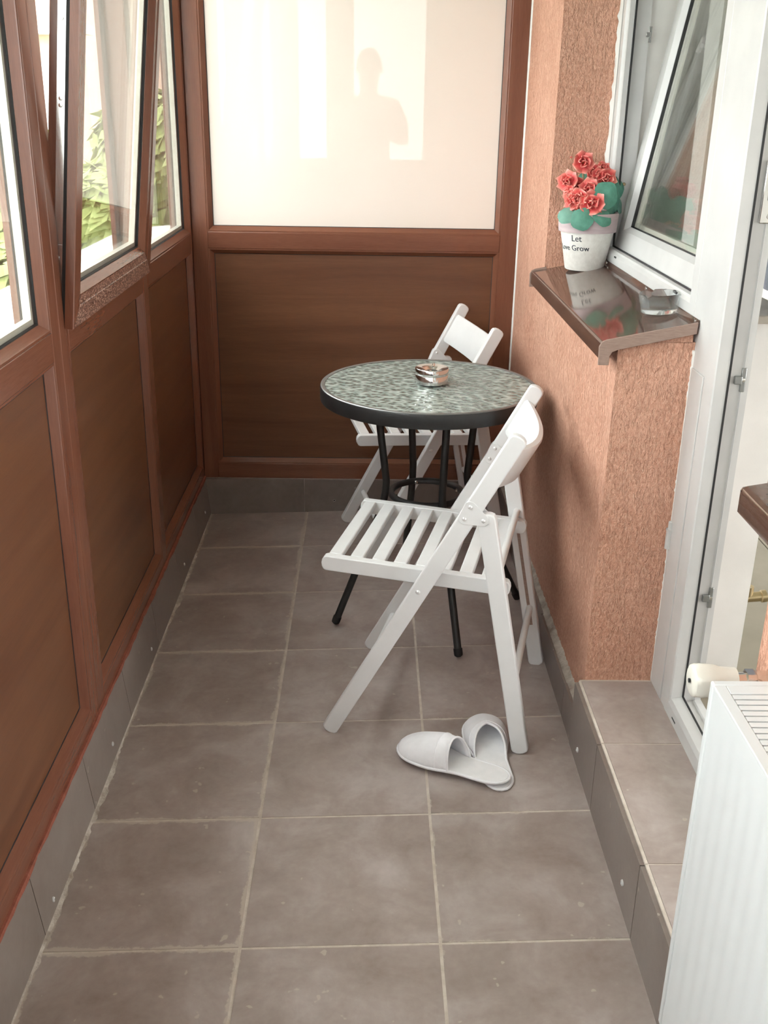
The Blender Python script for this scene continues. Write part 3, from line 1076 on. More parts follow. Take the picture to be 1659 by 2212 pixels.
def make_chair():
    root = empty('folding_chair')
    cp = 'chair paint'
    for s in (1, -1):
        yo = s * .2225
        yi = s * .199
        y0, y1 = min(yo, yi), max(yo, yi)
        seg_bar(MB(), (.2295, .012), (-.1795, .781), .039, y0, y1).build('back_post', cp, root, .003)
        seg_bar(MB(), (-.2325, .029), (-.124, .600), .040, y0, y1).build('rear_leg', cp, root, .003)
        # inner groove of the rear leg
        mb = MB()
        ya, yb = s * .1985, s * .1991
        q0, q1 = Vector((-.213, .14)), Vector((-.160, .41))
        d = (q1 - q0).normalized() * .004
        nn = Vector((-d.y, d.x))
        mb.prism([tuple(q0 + nn), tuple(q0 - nn), tuple(q1 - nn), tuple(q1 + nn)], min(ya, yb), max(ya, yb), lambda a, b_, h: Vector((a, h, b_)))
        mb.build('slide_groove', 'sill cap', root)
        # seat rail inside the post
        ra, rb = s * .196, s * .174
        seg_bar(MB(), (.245, .442), (-.172, .428), .036, min(ra, rb), max(ra, rb)).build('seat_rail', cp, root, .002)
        # triangular hinge plate, outside and inside
        tri = [(-.088, .627), (-.076, .598), (-.118, .598)]
        c = Vector((sum(t[0] for t in tri) / 3, sum(t[1] for t in tri) / 3))
        poly = []
        for i in range(3):
            a_, b_, c_ = Vector(tri[i - 1]), Vector(tri[i]), Vector(tri[(i + 1) % 3])
            n1 = Vector(((b_ - a_).y, -(b_ - a_).x)).normalized()
            n2 = Vector(((c_ - b_).y, -(c_ - b_).x)).normalized()
            if n1.dot(b_ - c) < 0:
                n1 = -n1
            if n2.dot(b_ - c) < 0:
                n2 = -n2
            for k in range(5):
                nn = (n1 * (4 - k) + n2 * k).normalized()
                poly.append(b_ + nn * .013)
        for yy, t in ((yo, .0022), (yi, -.0022)):
            a, b_ = yy, yy + s * t
            pl = MB().prism([(v.x, v.y) for v in poly], min(a, b_), max(a, b_), lambda a, b_, h: Vector((a, h, b_))).build('hinge_plate', 'chair paint', root, .0006)
            for tx, tz in tri:
                rv = MB()
                dirn = s if t > 0 else -s
                rv.lathe([(0, .004), (.0025, .0036), (.0046, .0016), (.0048, 0), (0, 0)], 12)
                o = rv.build('rivet', 'chair bolt', pl, loc=(tx, b_, tz))
                o.rotation_euler = (R(-90 * dirn), 0, 0)
        o = MB().lathe([(0, .004), (.003, .0036), (.0055, .0016), (.0058, 0), (0, 0)], 14).build('pivot_bolt', 'chair bolt', root, loc=(.021, yo, .408))
        o.rotation_euler = (R(-90 * s), 0, 0)
    for k in range(8):
        x = .228 - k * .0512
        z = .442 + (x - .245) * .0336 + .0105
        m = Matrix.Translation((x, 0, z)) @ Matrix.Rotation(R(-2.1), 4, 'Y')
        MB().box(-.0155, .0155, -.1735, .1735, -.008, .008, m).build('seat_slat', cp, root, .003)
    for x, z in ((-.205, .19), (-.1535, .462), (.168, .117)):
        MB().tube([(x, -.2, z), (x, .2, z)], .009, 14).build('stretcher', cp, root)
    # curved backrest board bowed to the rear
    ax = Vector((-.1795 - .2295, .781 - .012)).normalized()       # along the posts
    nb = Vector((-ax.y, ax.x))                                    # towards the rear
    if nb.x > 0:
        nb = -nb
    base = Vector((-.1795, .781)) - ax * .028
    rings = []
    for k in range(17):
        t = -1 + k / 8
        y = .1985 * t
        bow = .052 * (1 - t * t) - .006
        low = .104
        pts = []
        for (h, th) in ((0, 0), (.006, -.004), (low - .006, -.004), (low, 0), (low, .011), (low - .006, .0145), (.006, .0145), (0, .011)):
            v = base - ax * h + nb * (bow + th)
            pts.append((v.x, y, v.y))
        rings.append(pts)
    br_ = MB().loft(rings).build('backrest', cp, root, smooth=50)
    # small oval hole plug of the board
    t = -.55
    v = base - ax * .062 + nb * (.052 * (1 - t * t) - .006 - .0045)
    o = MB().lathe([(0, 0), (.010, 0), (.010, .0012), (0, .0012)], 20).build('oval_mark', 'sill cap', root, loc=(v.x, .1985 * t * -1, v.y))
    o.scale = (.5, 1, 1)
    o.rotation_euler = (0, math.atan2(-nb.x, -nb.y), 0)
    return root


chair1 = make_chair()
tag(chair1, 'white wooden folding chair with slatted seat beside the slippers', 'chair', 'white folding chairs')
chair1.location = (.780, .845, .0)
chair1.rotation_euler = (0, 0, R(166.3))
chair1.location.z = -.0015
chair2 = copy_tree(chair1)
tag(chair2, 'white wooden folding chair behind the round table against the brown panel', 'chair', 'white folding chairs')
chair2.location = (.776, 1.878, -.0015)
chair2.rotation_euler = (0, 0, R(189.6))

# ------------------------------------------------------------------ round table
TC = Vector((.757, 1.308))
ZT = .714
tb = empty('bistro_table', (TC.x, TC.y, fz(TC.x)))
tag(tb, 'round black metal table with hammered glass top', 'table')


def tl(x, y, z):
    return Vector((x - TC.x, y - TC.y, z - fz(TC.x)))


zt = ZT - fz(TC.x)
MB().lathe([(.287, zt - .040), (.299, zt - .040), (.300, zt - .038), (.300, zt - .004), (.2985, zt - .001), (.296, zt), (.2885, zt), (.287, zt - .0015)], 96, cap=False).add([], []).build('rim', 'black metal', tb, smooth=40)
rimtop = MB().lathe([(.2868, zt - .006), (.2868, zt + .0004), (.2885, zt + .0012), (.2965, zt + .0012), (.2985, zt - .0005), (.2985, zt - .006)], 96, cap=False)
rimtop.build('rim_band', 'dark steel', tb, smooth=40)
MB().lathe([(0, zt - .007), (.2866, zt - .007), (.2866, zt - .0012), (0, zt - .0012)], 96).build('glass_top', 'hammered glass', tb, smooth=30)
ringc = tl(.762, 1.311, .392)
MB().torus(ringc, .103, .0095, 64, 14).build('ring_brace', 'black metal', tb)
feet = [(1.368, 3.382), (2.313, 2.805), (2.883, 3.742), (1.94, 4.319)]
for k, (fx, fy) in enumerate(feet):
    a = R((197, 287, 17, 107)[k])
    f3 = tl(fx * T, fy * T, fz(fx * T) + .012)
    r3 = ringc + Vector((math.cos(a), math.sin(a), 0)) * .1235
    t3 = Vector((math.cos(a) * .150, math.sin(a) * .150, zt - .03))
    pts = []
    for s in range(9):
        pts.append(t3.lerp(r3 + Vector((0, 0, .05)), s / 8))
    m1, m2 = pts[-1], r3.lerp(f3, .14)
    for s in range(1, 6):
        q = s / 6
        pts.append((m1 * (1 - q) + r3 * q) * (1 - q) + (r3 * (1 - q) + m2 * q) * q)
    for s in range(7):
        pts.append(m2.lerp(f3, s / 6))
    leg = MB().tube(pts, .0105, 14).build('leg', 'black metal', tb)
    dv = (f3 - r3).normalized()
    MB().tube([f3 - dv * .018, f3 - dv * .004, f3 + dv * .002, f3 + dv * .006], .012, 14, radii=[.0125, .0125, .0115, .006]).build('foot_cap', 'rubber', leg)
    bq = ringc + Vector((math.cos(a), math.sin(a), 0)) * .0925
    o = MB().lathe([(0, .004), (.0045, .003), (.0052, 0), (0, 0)], 12).build('bolt', 'chrome', leg, loc=bq)
    o.rotation_euler = Vector((-math.cos(a), -math.sin(a), 0)).to_track_quat('Z', 'Y').to_euler()
for k in range(2):
    a = R(17 + 90 * k)
    v = Vector((math.cos(a), math.sin(a), 0)) * .287
    MB().tube([v + Vector((0, 0, zt - .03)), -v + Vector((0, 0, zt - .03))], .009, 10).build('cross_bar', 'black metal', tb)

# steel ashtray on the table
p = at_z(932, 828, ZT)
am = empty('metal_ashtray', (p.x, p.y, ZT + .0015))
tag(am, 'small round stainless steel ashtray on the glass table', 'ashtray')
MB().lathe([(0, 0), (.043, 0), (.0462, .003), (.0462, .025), (.0455, .026), (.0455, .004), (0, .003)], 40).build('bowl', 'steel', am, smooth=40)
lid = MB().lathe([(.0452, .0265), (.0472, .0262), (.0472, .0285), (.0466, .029), (.0466, .042), (.0455, .0435), (.030, .0415), (.020, .034), (.017, .034), (.028, .0405)], 40, cap=False).build('lid', 'steel', am, smooth=50)
for a in (R(80), R(260)):
    c = Vector((math.cos(a), math.sin(a), 0))
    MB().tube([c * .0455 + Vector((0, 0, .0415)), c * .036 + Vector((0, 0, .0428)), c * .024 + Vector((0, 0, .038))], .004, 10).build('cigarette_rest', 'steel', lid)

# ------------------------------------------------------------------ glass ashtray and potted begonia on the sill
def sill_z(x):
    return .9868 + (x - SXF - .006) * (1.0195 - .9868) / (XF - .008 - SXF - .006)


p = at_z(1423, 682, 1.009)
ax_, ay_ = p.x, p.y
mb = MB()
n = 48
prof_o = [(0, 0), (.036, 0), (.039, .002), (.0445, .036), (.0455, .041), (.0435, .0425), (.0405, .0405), (.034, .015), (.030, .0125), (0, .0125)]
rings = []
for r, z in prof_o:
    rg = []
    for j in range(n):
        a = 2 * math.pi * j / n
        dz = 0.0
        if z > .035:
            for q in range(3):
                da = abs((a - R(100 + 120 * q) + math.pi) % (2 * math.pi) - math.pi)
                dz -= .0055 * max(0, 1 - (da / .15) ** 2)
        rg.append((r * math.cos(a), r * math.sin(a), z + dz))
    rings.append(rg)
mb.loft(rings)
ag = mb.build('glass_ashtray', 'clear glass', None, smooth=50, loc=(ax_, ay_, sill_z(ax_ - .03) + .0035))
ag.rotation_euler = (0, R(-4), 0)
ag.location.z = sill_z(ax_) + .0022
tag(ag, 'clear glass ashtray on the brown window sill', 'ashtray')

PX, PY = 1.196, 1.487
PZ = sill_z(PX) + .0005
pot = empty('potted_begonia', (PX, PY, PZ))
tag(pot, 'coral artificial begonia in a white pot with mauve rim on the sill', 'plant')
HP, RB, RT = .104, .054, .0735
mb = MB().lathe([(0, -.002), (RB - .002, -.002), (RB, .0), (RT, HP), (RT - .005, HP), (RB - .004, .006), (0, .006)], 48)
body = mb.build('pot', 'pot white', pot, smooth=40)
MB().lathe([(RT - .003, HP - .001), (RT + .006, HP - .002), (RT + .009, HP + .046), (RT + .0075, HP + .049), (RT + .003, HP + .049), (RT + .001, HP + .046), (RT - .004, HP - .0005)], 48, cap=False).build('pot_rim', 'pot rim', body, smooth=40)
MB().lathe([(0, HP + .034), (RT + .001, HP + .030)], 32).build('soil', 'soil', pot)


def lettering(txt, size, z, a_start):
    cu = bpy.data.curves.new('lettering', 'FONT')
    cu.body = txt
    cu.size = size
    cu.extrude = .0002
    cu.resolution_u = 3
    to = bpy.data.objects.new('tmp', cu)
    col.objects.link(to)
    dg = bpy.context.evaluated_depsgraph_get()
    me = bpy.data.meshes.new_from_object(to.evaluated_get(dg))
    bpy.data.objects.remove(to)
    for v in me.vertices:
        zz = z + v.co.y
        rr = RB + (RT - RB) * zz / HP + .0006 + v.co.z
        a = a_start + v.co.x / rr
        v.co = Vector((rr * math.cos(a), rr * math.sin(a), zz))
    me.materials.clear()
    me.materials.append(MATS['lettering'])
    o = bpy.data.objects.new('lettering', me)
    place(o, body)


view_a = math.atan2(CAM.y - PY, CAM.x - PX)
lettering('Let', .024, .079, view_a - .62)
lettering('Love Grow', .021, .054, view_a - 1.33)

# petals and flowers
mb = MB()
NP = 9
vs_, fs = [], []
for i in range(NP):
    t = math.sin(math.pi / 2 * i / (NP - 1))
    wdt = (.004 + .0105 * min(1, t / .6) ** .8) * (math.sqrt(max(0, 1 - ((t - .6) / .42) ** 2)) if t > .6 else 1)
    for j in range(7):
        s = -1 + j / 3
        x = .003 + .0215 * t - .003 * s * s * t
        vs_.append((x, wdt * s, .010 * t * t - .004 * s * s * t + .0035 * t * math.cos(2 * s)))
for i in range(NP - 1):
    for j in range(6):
        fs.append((i * 7 + j, i * 7 + j + 1, (i + 1) * 7 + j + 1, (i + 1) * 7 + j))
pm = mb.add(vs_, fs).mesh('petal', 'petal', 80)
bm_ = MB().lathe([(0, -.004), (.004, -.002), (.0055, .004), (.004, .009), (0, .012)], 10).mesh('bud', 'petal', 60)
cal = MB().lathe([(0, -.007), (.0035, -.005), (.005, 0), (.0045, .003)], 10, cap=False).mesh('calyx', 'bud green', 60)


def flower(pos, size, normal, seed, buddy=False):
    rnd = random.Random(seed)
    fl = empty('flower', pos - pot.location)
    fl.parent = pot
    fl.rotation_mode = 'QUATERNION'
    fl.rotation_quaternion = normal.to_track_quat('Z', 'Y')
    s = size / .05
    layers = ((6, 0, 1.0, 0.0), (5, R(-34), .78, .002), (4, R(-60), .55, .004)) if not buddy else ((4, R(-48), .5, 0), (3, R(-70), .42, .001))
    for n_, tl_, sc_, dz in layers:
        for k in range(n_):
            a = 2 * math.pi * k / n_ + rnd.uniform(-.15, .15) + n_
            linked('petal', pm, fl, (0, 0, dz), (rnd.uniform(-.15, .15), tl_ + rnd.uniform(-.15, .15), a), (s * sc_, s * sc_ * rnd.uniform(.95, 1.15), s * sc_))
    linked('calyx', cal, fl, (0, 0, -.002), (0, 0, 0), (s * .8, s * .8, s * .8))


tocam = (CAM - Vector((PX, PY, PZ + .2))).normalized()
FL = [(1259, 351, 46, -.02, .35), (1228, 393, 46, -.02, -.5), (1246, 398, 34, .0, 0), (1272, 409, 44, -.035, .1), (1240, 432, 44, -.045, -.6), (1252, 430, 48, -.05, -.15),
      (1278, 441, 54, -.065, .05), (1281, 466, 40, -.06, .1), (1284, 371, 32, .02, -.2), (1302, 364, 30, .03, .2), (1308, 385, 46, .0, .35), (1262, 452, 36, -.045, -.2), (1247, 454, 34, -.05, -.4),
      (1233, 415, 34, -.03, -.7), (1293, 378, 30, .0, .1)]
for k, (u, v, s, dy, lean) in enumerate(FL):
    p = at_y(u, v, PY + dy)
    nrm = (tocam + Vector((lean, 0, .35 * math.sin(k * 2.3) + .15))).normalized()
    flower(p, s / 735, nrm, k)
for k, (u, v, dy) in enumerate(((1234, 341, -.02), (1323, 394, .0), (1243, 374, .0), (1289, 383, -.01), (1297, 352, .02), (1250, 371, .005))):
    flower(at_y(u, v, PY + dy), .024, (tocam + Vector((.2 * math.sin(k), 0, .6))).normalized(), 100 + k, True)
# stems
for (u, v, dy) in ((1259, 360, -.01), (1228, 400, -.01), (1300, 380, .01), (1310, 392, .0), (1275, 440, -.04), (1245, 430, -.03)):
    p = at_y(u, v, PY + dy) - pot.location
    b0 = Vector((p.x * .25, p.y * .25, HP + .02))
    MB().tube([b0, b0.lerp(p, .5) + Vector((0, 0, .01)), p - Vector((0, 0, .006))], .0028, 8).build('stem', 'stem', pot)


def leaf_mesh(r, cup, mat, seed):
    rnd = random.Random(seed)
    n = 20
    vs_ = [(0, 0, 0)]
    fs = []
    for q in range(1, 6):
        for j in range(n):
            a = 2 * math.pi * j / n
            rr = r * q / 5 * (1 + .05 * math.sin(5 * a + seed) + (-.28 * max(0, math.cos(a - math.pi)) ** 6))
            z = cup * (q / 5) ** 2 * r + .05 * r * math.sin(3 * a + seed) * (q / 5) ** 2
            vs_.append((rr * math.cos(a) + r * .7, rr * math.sin(a) * .9, z))
    for j in range(n):
        fs.append((0, 1 + j, 1 + (j + 1) % n))
        for q in range(4):
            fs.append((1 + q * n + j, 1 + (q + 1) * n + j, 1 + (q + 1) * n + (j + 1) % n, 1 + q * n + (j + 1) % n))
    vs_[0] = (r * .7, 0, 0)
    return MB().add(vs_, fs).mesh('leaf', mat, 80)


# leaves: centre pixel, depth offset, radius, facing
LV = [(1227, 463, -.066, .030, (-.35, -.75, .7), 'leaf pale'), (1259, 473, -.088, .033, (-.05, -1.0, .25), 'leaf'), (1302, 467, -.078, .032, (.35, -.75, .65), 'leaf'),
      (1308, 424, -.06, .040, (.15, -1.0, .15), 'leaf'), (1324, 436, -.01, .043, (.75, -.75, .1), 'leaf'), (1334, 405, .03, .032, (.6, -.8, .3), 'leaf'),
      (1268, 395, .05, .034, (-.1, -.9, .5), 'leaf'), (1340, 445, .045, .024, (.8, -.5, .2), 'leaf pale'), (1275, 470, .03, .034, (.1, -.4, 1), 'leaf'), (1250, 440, .03, .034, (-.5, -.5, .7), 'leaf')]
for k, (u, v, dy, r, nv, mt_) in enumerate(LV):
    p = at_y(u, v, PY + dy) - pot.location
    n_ = Vector(nv).normalized()
    o = bpy.data.objects.new('leaf', leaf_mesh(r, -.12, mt_, k))
    place(o, pot)
    zax = n_
    out = Vector((p.x, p.y, p.z - HP - .03))
    xax = (out - zax * out.dot(zax)).normalized() if (out - zax * out.dot(zax)).length > .01 else Vector((0, 0, 1))
    yax = zax.cross(xax)
    mm = Matrix((xax, yax, zax)).transposed()
    o.rotation_mode = 'QUATERNION'
    o.rotation_quaternion = mm.to_quaternion()
    o.location = p - xax * r * .7

# ------------------------------------------------------------------ slippers
def slipper(loc, ang, label, roll=(0, 0), vee=0.0, lift=0.0):
    root = empty('slipper', loc, ang)
    root.rotation_euler = (roll[0], roll[1], ang)
    tag(root, label, 'slipper', 'white hotel slippers')
    Ls = .285

    def hw(s):                       # half width along the length, toe at s = 0
        if s < .0:
            return 0
        toe = min(1, (s / .22)) if s < .22 else 1
        w = .052 * math.sqrt(max(0, 1 - (1 - toe) ** 2))
        if s > .3:
            w = .052 - .018 * (1 - math.cos(min(1, (s - .3) / .35) * math.pi)) / 2
        if s > .82:
            q = (s - .82) / .18
            w = .034 * math.sqrt(max(0, 1 - q * q))
        return w

    ss = [0, .006, .02, .045, .08, .12, .17, .23, .3, .38, .46, .54, .62, .7, .78, .85, .9, .94, .97, .99, 1]

    def off(s):
        return .006 * math.sin(math.pi * s)

    def X(s):
        return Ls * (.5 - s)
    outl = [(X(s), off(s) + hw(s)) for s in ss] + [(X(s), off(s) - hw(s)) for s in reversed(ss[1:-1])]
    MB().prism(outl, .0005, .0075, lambda a, b_, h: Vector((a, b_, h))).build('sole', 'terry', root, .002, smooth=60)
    inn = [(a * .975, .003 + (b_ - .003) * .93) for a, b_ in outl]
    MB().prism(inn, .007, .0092, lambda a, b_, h: Vector((a, b_, h))).build('insole', 'insole', root, .001, smooth=60)
    loop = [Vector((a, b_, .0065)) for a, b_ in outl]
    loop.append(loop[0])
    MB().tube(loop, .0035, 8, cap=False).build('piping', 'terry', root, smooth=80)
    # vamp
    S1 = .52
    rows = []
    nr, nc = 16, 21
    for i in range(nr):
        row = []
        for j in range(nc):
            t = -1 + 2 * j / (nc - 1)
            end = S1 + (.05 * abs(t) ** 1.5 - .035 * t if vee == 0 else .06 * abs(t)) - vee * (1 - abs(t))
            s = .008 + (end - .008) * i / (nr - 1)
            w = hw(s) * 1.0 + .0005
            h = .006 + (.060 + lift) * (min(1, s / .42) ** .62)
            row.append(Vector((X(s), off(s) + w * math.sin(t * math.pi / 2) * (1 - .04 * math.cos(t * math.pi / 2)), .006 + h * math.cos(t * math.pi / 2) ** .9)))
        rows.append(row)
    vs_ = [p for r in rows for p in r]
    fs = [(i * nc + j, i * nc + j + 1, (i + 1) * nc + j + 1, (i + 1) * nc + j) for i in range(nr - 1) for j in range(nc - 1)]
    up = MB().add(vs_, fs).build('vamp', 'terry', root, smooth=80)
    sd = up.modifiers.new('thick', 'SOLIDIFY')
    sd.thickness = .003
    sd.offset = -1
    MB().tube(rows[-1], .0028, 8).build('rim_piping', 'terry', up, smooth=80)
    MB().tube([p + Vector((0, 0, .0006)) for p in rows[-4]], .0009, 6).build('seam', 'terry', up, smooth=80)
    return root


def flat(h, t):
    v = Vector(t) - Vector(h)
    c = (Vector(t) + Vector(h)) / 2
    return c, math.atan2(v.y, v.x)


c, a = flat((.897, .437), (.880, .722))
slipper((c.x, c.y, fz(c.x) + .001), a, 'white slipper with raised open toe lying partly under its pair', vee=.17, lift=-.010, roll=(R(-2), R(-1)))
c, a = flat((.917, .452), (.672, .614))
slipper((c.x, c.y, fz(c.x) + .0045), a, 'white slipper with its heel resting on the other slipper', roll=(0, R(2.6)))
bpy.data.objects[[o.name for o in bpy.data.objects if o.name.startswith('slipper')][-1]].location.z += .006

# ------------------------------------------------------------------ radiator
RX0, RX1, RY1, RY0, RZ1, RZ0 = 1.0065, 1.092, -.370, -1.27, .787, .225
rad = tag(empty('radiator', ((RX0 + RX1) / 2, (RY0 + RY1) / 2, RZ0)), 'white panel radiator with slotted top under the near window sill', 'radiator')
rl = -rad.location
mb = MB()
rows = []
n = 180
for k in range(n + 1):
    y = RY0 + .012 + (RY1 - RY0 - .024) * k / n
    wv_ = .0006 * math.cos(2 * math.pi * (y - RY1) / .0335)
    rows.append([(RX0 + .002, y, RZ0), (RX0 + .001, y, RZ0 + .04), (RX0 + .0016 - wv_, y, RZ0 + .06), (RX0 + .0016 - wv_, y, RZ1 - .06), (RX0 + .001, y, RZ1 - .04), (RX0 + .001, y, RZ1 - .004), (RX0 + .012, y, RZ1 - .004), (RX0 + .012, y, RZ0)])
o = MB().loft(rows)
o.v = [tuple(Vector(p) + rl) for p in o.v]
o.build('front_panel', 'radiator enamel', rad, smooth=60)


def rbox(name, mat, x0, x1, y0, y1, z0, z1, bevel=.0, parent=None):
    return MB().box(x0 + rl.x, x1 + rl.x, y0 + rl.y, y1 + rl.y, z0 + rl.z, z1 + rl.z).build(name, mat, parent or rad, bevel)


rbox('side_panel', 'radiator enamel', RX0 + .0, RX1, RY1 - .012, RY1, RZ0 + .01, RZ1, .0025)
rbox('side_panel', 'radiator enamel', RX0 + .0, RX1, RY0, RY0 + .012, RZ0 + .01, RZ1, .0025)
rbox('back_panel', 'radiator enamel', RX1 - .012, RX1, RY0 + .012, RY1 - .012, RZ0, RZ1 - .004)
gr = rbox('top_grille', 'radiator enamel', RX0, RX0 + .015, RY0 + .012, RY1 - .012, RZ1 - .004, RZ1, .0012)
rbox('grille_edge', 'radiator enamel', RX1 - .013, RX1, RY0 + .012, RY1 - .012, RZ1 - .004, RZ1, .0012)
rbox('grille_edge', 'radiator enamel', RX0 + .015, RX1 - .013, RY1 - .030, RY1 - .0125, RZ1 - .004, RZ1, .001)
rbox('grille_tray', 'radiator enamel', RX0 + .012, RX1 - .012, RY0 + .012, RY1 - .012, RZ1 - .075, RZ1 - .073)
gb = MB().box(-(RX1 - RX0 - .028) / 2, (RX1 - RX0 - .028) / 2, -.0040, .0040, -.0030, 0, Matrix.Rotation(R(4), 4, 'X')).mesh('grille_bar', 'radiator enamel')
k = 0
y = RY1 - .0375
while y > RY0 + .03:
    linked('grille_bar', gb, rad, Vector(((RX0 + RX1) / 2 + .001, y, RZ1 - .0002)) + rl)
    y -= .0115
# valve with its head turned towards the balcony
pv = at_y(1540, 1470, -.325)
vz = pv.z
vh = MB()
n = 30
rings = []
for x, r, fl_ in ((-.056, .0, 0), (-.056, .0175, .2), (-.0535, .0215, .6), (-.048, .0235, 1), (-.030, .0225, 1), (-.020, .0190, .5), (-.012, .0175, 0), (.0, .0170, 0), (.0, .0, 0)):
    rings.append([(x, r * (1 - .10 * fl_ * (1 if math.cos(6 * 2 * math.pi * j / n) > .2 else 0)) * math.cos(2 * math.pi * j / n), r * (1 - .10 * fl_ * (1 if math.cos(6 * 2 * math.pi * j / n) > .2 else 0)) * math.sin(2 * math.pi * j / n)) for j in range(n)])
vh.loft(rings)
vc = Vector((at_y(1588, 1465, -.325).x, -.325, vz)) + rl
valve = vh.build('valve', 'valve plastic', rad, smooth=40, loc=vc)
MB().tube([(-.0585, 0, 0), (-.057, 0, 0)], .003, 10).build('indicator', 'gasket', valve)
vl = RX1 + .006 - (vc - rl).x                # room left to the wall
MB().tube([(0, 0, 0), (vl * .3, 0, 0)], .011, 16).build('collar', 'chrome', valve)
MB().tube([(vl * .3, 0, 0), (vl * .55, 0, 0), (vl * .6, 0, 0), (vl * .95, 0, 0)], .013, 6, radii=[.015, .015, .013, .013]).build('nut', 'chrome', valve)
MB().tube([(vl * .6, -.008, 0), (vl * .6, -.046, 0)], .008, 12).build('tail_pipe', 'chrome', valve)

# old brass valve in the room
p = at_y(1632, 1288, .86)
pvx = empty('pipe_valve', (p.x, p.y, p.z))
tag(pvx, 'tarnished brass pipe valve low in the room beyond the door', 'valve')
MB().tube([(-.055, 0, -.012), (-.03, 0, -.004), (.012, 0, .0), (.014, 0, 0), (.026, 0, .002)], .013, 14, radii=[.012, .013, .013, .016, .016]).build('valve_body', 'brass', pvx)
MB().tube([(-.02, 0, 0), (-.02, .0, .028)], .012, 14).build('cap', 'brass', pvx)
MB().tube([(-.04, 0, -.01), (-.04, .0, -(p.z - .155))], .008, 12).build('pipe', 'brass', pvx)

# ------------------------------------------------------------------ the photographer, seen only as a reflection
PXC, PYC = .575, -1.84
person = empty('person', (PXC, PYC, fz(PXC)))
tag(person, 'person in a grey t-shirt holding up a phone, reflected in the cream pane', 'person')


def skin_obj(name, mat, verts, edges, radii, parent, root=0, sub=2):
    me = bpy.data.meshes.new(name)
    me.from_pydata(verts, edges, [])
    o = bpy.data.objects.new(name, me)
    col.objects.link(o)
    md = o.modifiers.new('skin', 'SKIN')
    md.use_smooth_shade = True
    for v, r in zip(me.skin_vertices[0].data, radii):
        v.radius = r if isinstance(r, tuple) else (r, r)
    me.skin_vertices[0].data[root].use_root = True
    ss_ = o.modifiers.new('sub', 'SUBSURF')
    ss_.levels = sub
    ss_.render_levels = sub
    me.materials.append(MATS[mat])
    o.parent = parent
    return o


hand_y = .345
V = [(0, 0, .96), (0, -.005, 1.12), (0, -.01, 1.28), (0, -.01, 1.41), (0, .0, 1.49), (0, .02, 1.56), (0, .025, 1.66), (0, .02, 1.745),
     (.16, -.01, 1.43), (.255, .02, 1.20), (.15, .21, 1.24), (.085, .315, 1.33),
     (-.16, -.01, 1.43), (-.255, .02, 1.20), (-.14, .21, 1.24), (-.065, .315, 1.33),
     (.095, 0, .90), (.105, .01, .50), (.11, -.02, .09), (.115, .09, .035),
     (-.095, 0, .90), (-.105, .01, .50), (-.11, -.02, .09), (-.115, .09, .035)]
Ed = [(0, 1), (1, 2), (2, 3), (3, 4), (4, 5), (5, 6), (6, 7), (3, 8), (8, 9), (9, 10), (10, 11), (3, 12), (12, 13), (13, 14), (14, 15), (0, 16), (16, 17), (17, 18), (18, 19), (0, 20), (20, 21), (21, 22), (22, 23)]
Ra = [(.15, .11), (.135, .10), (.15, .11), (.13, .09), .058, .066, (.082, .095), (.058, .065), .062, .046, .036, .026, .062, .046, .036, .026, .085, .058, .042, .036, .085, .058, .042, .036]
skin_obj('body', 'skin', V, Ed, Ra, person)
# clothes over the same pose
TV = [(0, 0, .93), (0, -.005, 1.12), (0, -.01, 1.28), (0, -.01, 1.40), (.165, -.01, 1.42), (.245, .012, 1.24), (-.165, -.01, 1.42), (-.245, .012, 1.24)]
skin_obj('t_shirt', 'shirt', TV, [(0, 1), (1, 2), (2, 3), (3, 4), (4, 5), (3, 6), (6, 7)], [(.175, .13), (.16, .12), (.168, .125), (.145, .10), .078, .070, .078, .070], person)
skin_obj('trousers', 'trousers', [(0, 0, .97), (.098, 0, .88), (.107, .01, .50), (.112, -.02, .10), (-.098, 0, .88), (-.107, .01, .50), (-.112, -.02, .10)], [(0, 1), (1, 2), (2, 3), (0, 4), (4, 5), (5, 6)], [(.165, .125), .105, .078, .066, .105, .078, .066], person)
mb = MB()
rings = []
for i in range(9):
    th = math.pi / 2 * i / 8
    rr = math.cos(th)
    rings.append([(.089 * rr * math.cos(2 * math.pi * j / 20), .004 + .100 * rr * math.sin(2 * math.pi * j / 20) - .012, 1.695 + .105 * math.sin(th) - (.05 if math.sin(2 * math.pi * j / 20) < .2 else 0) * (1 - i / 8)) for j in range(20)])
mb.loft(rings).build('hair', 'hair', person, smooth=60)
for s in (1, -1):
    MB().lathe([(0, -.006), (.016, -.004), (.019, 0), (.014, .005), (0, .003)], 14).build('ear', 'skin', person, loc=(s * .088, .012, 1.655)).rotation_euler = (0, R(90), 0)
    MB().lathe([(0, -.008), (.006, -.006), (.010, 0), (.006, .006), (0, .008)], 12).build('eye', 'hair', person, loc=(s * .034, .108, 1.665)).rotation_euler = (R(90), 0, 0)
MB().tube([(0, .108, 1.675), (0, .128, 1.64), (0, .126, 1.63)], .01, 10, radii=[.007, .013, .012]).build('nose', 'skin', person)
MB().tube([(-.024, .104, 1.60), (0, .112, 1.602), (.024, .104, 1.60)], .005, 8).build('mouth', 'petal', person)
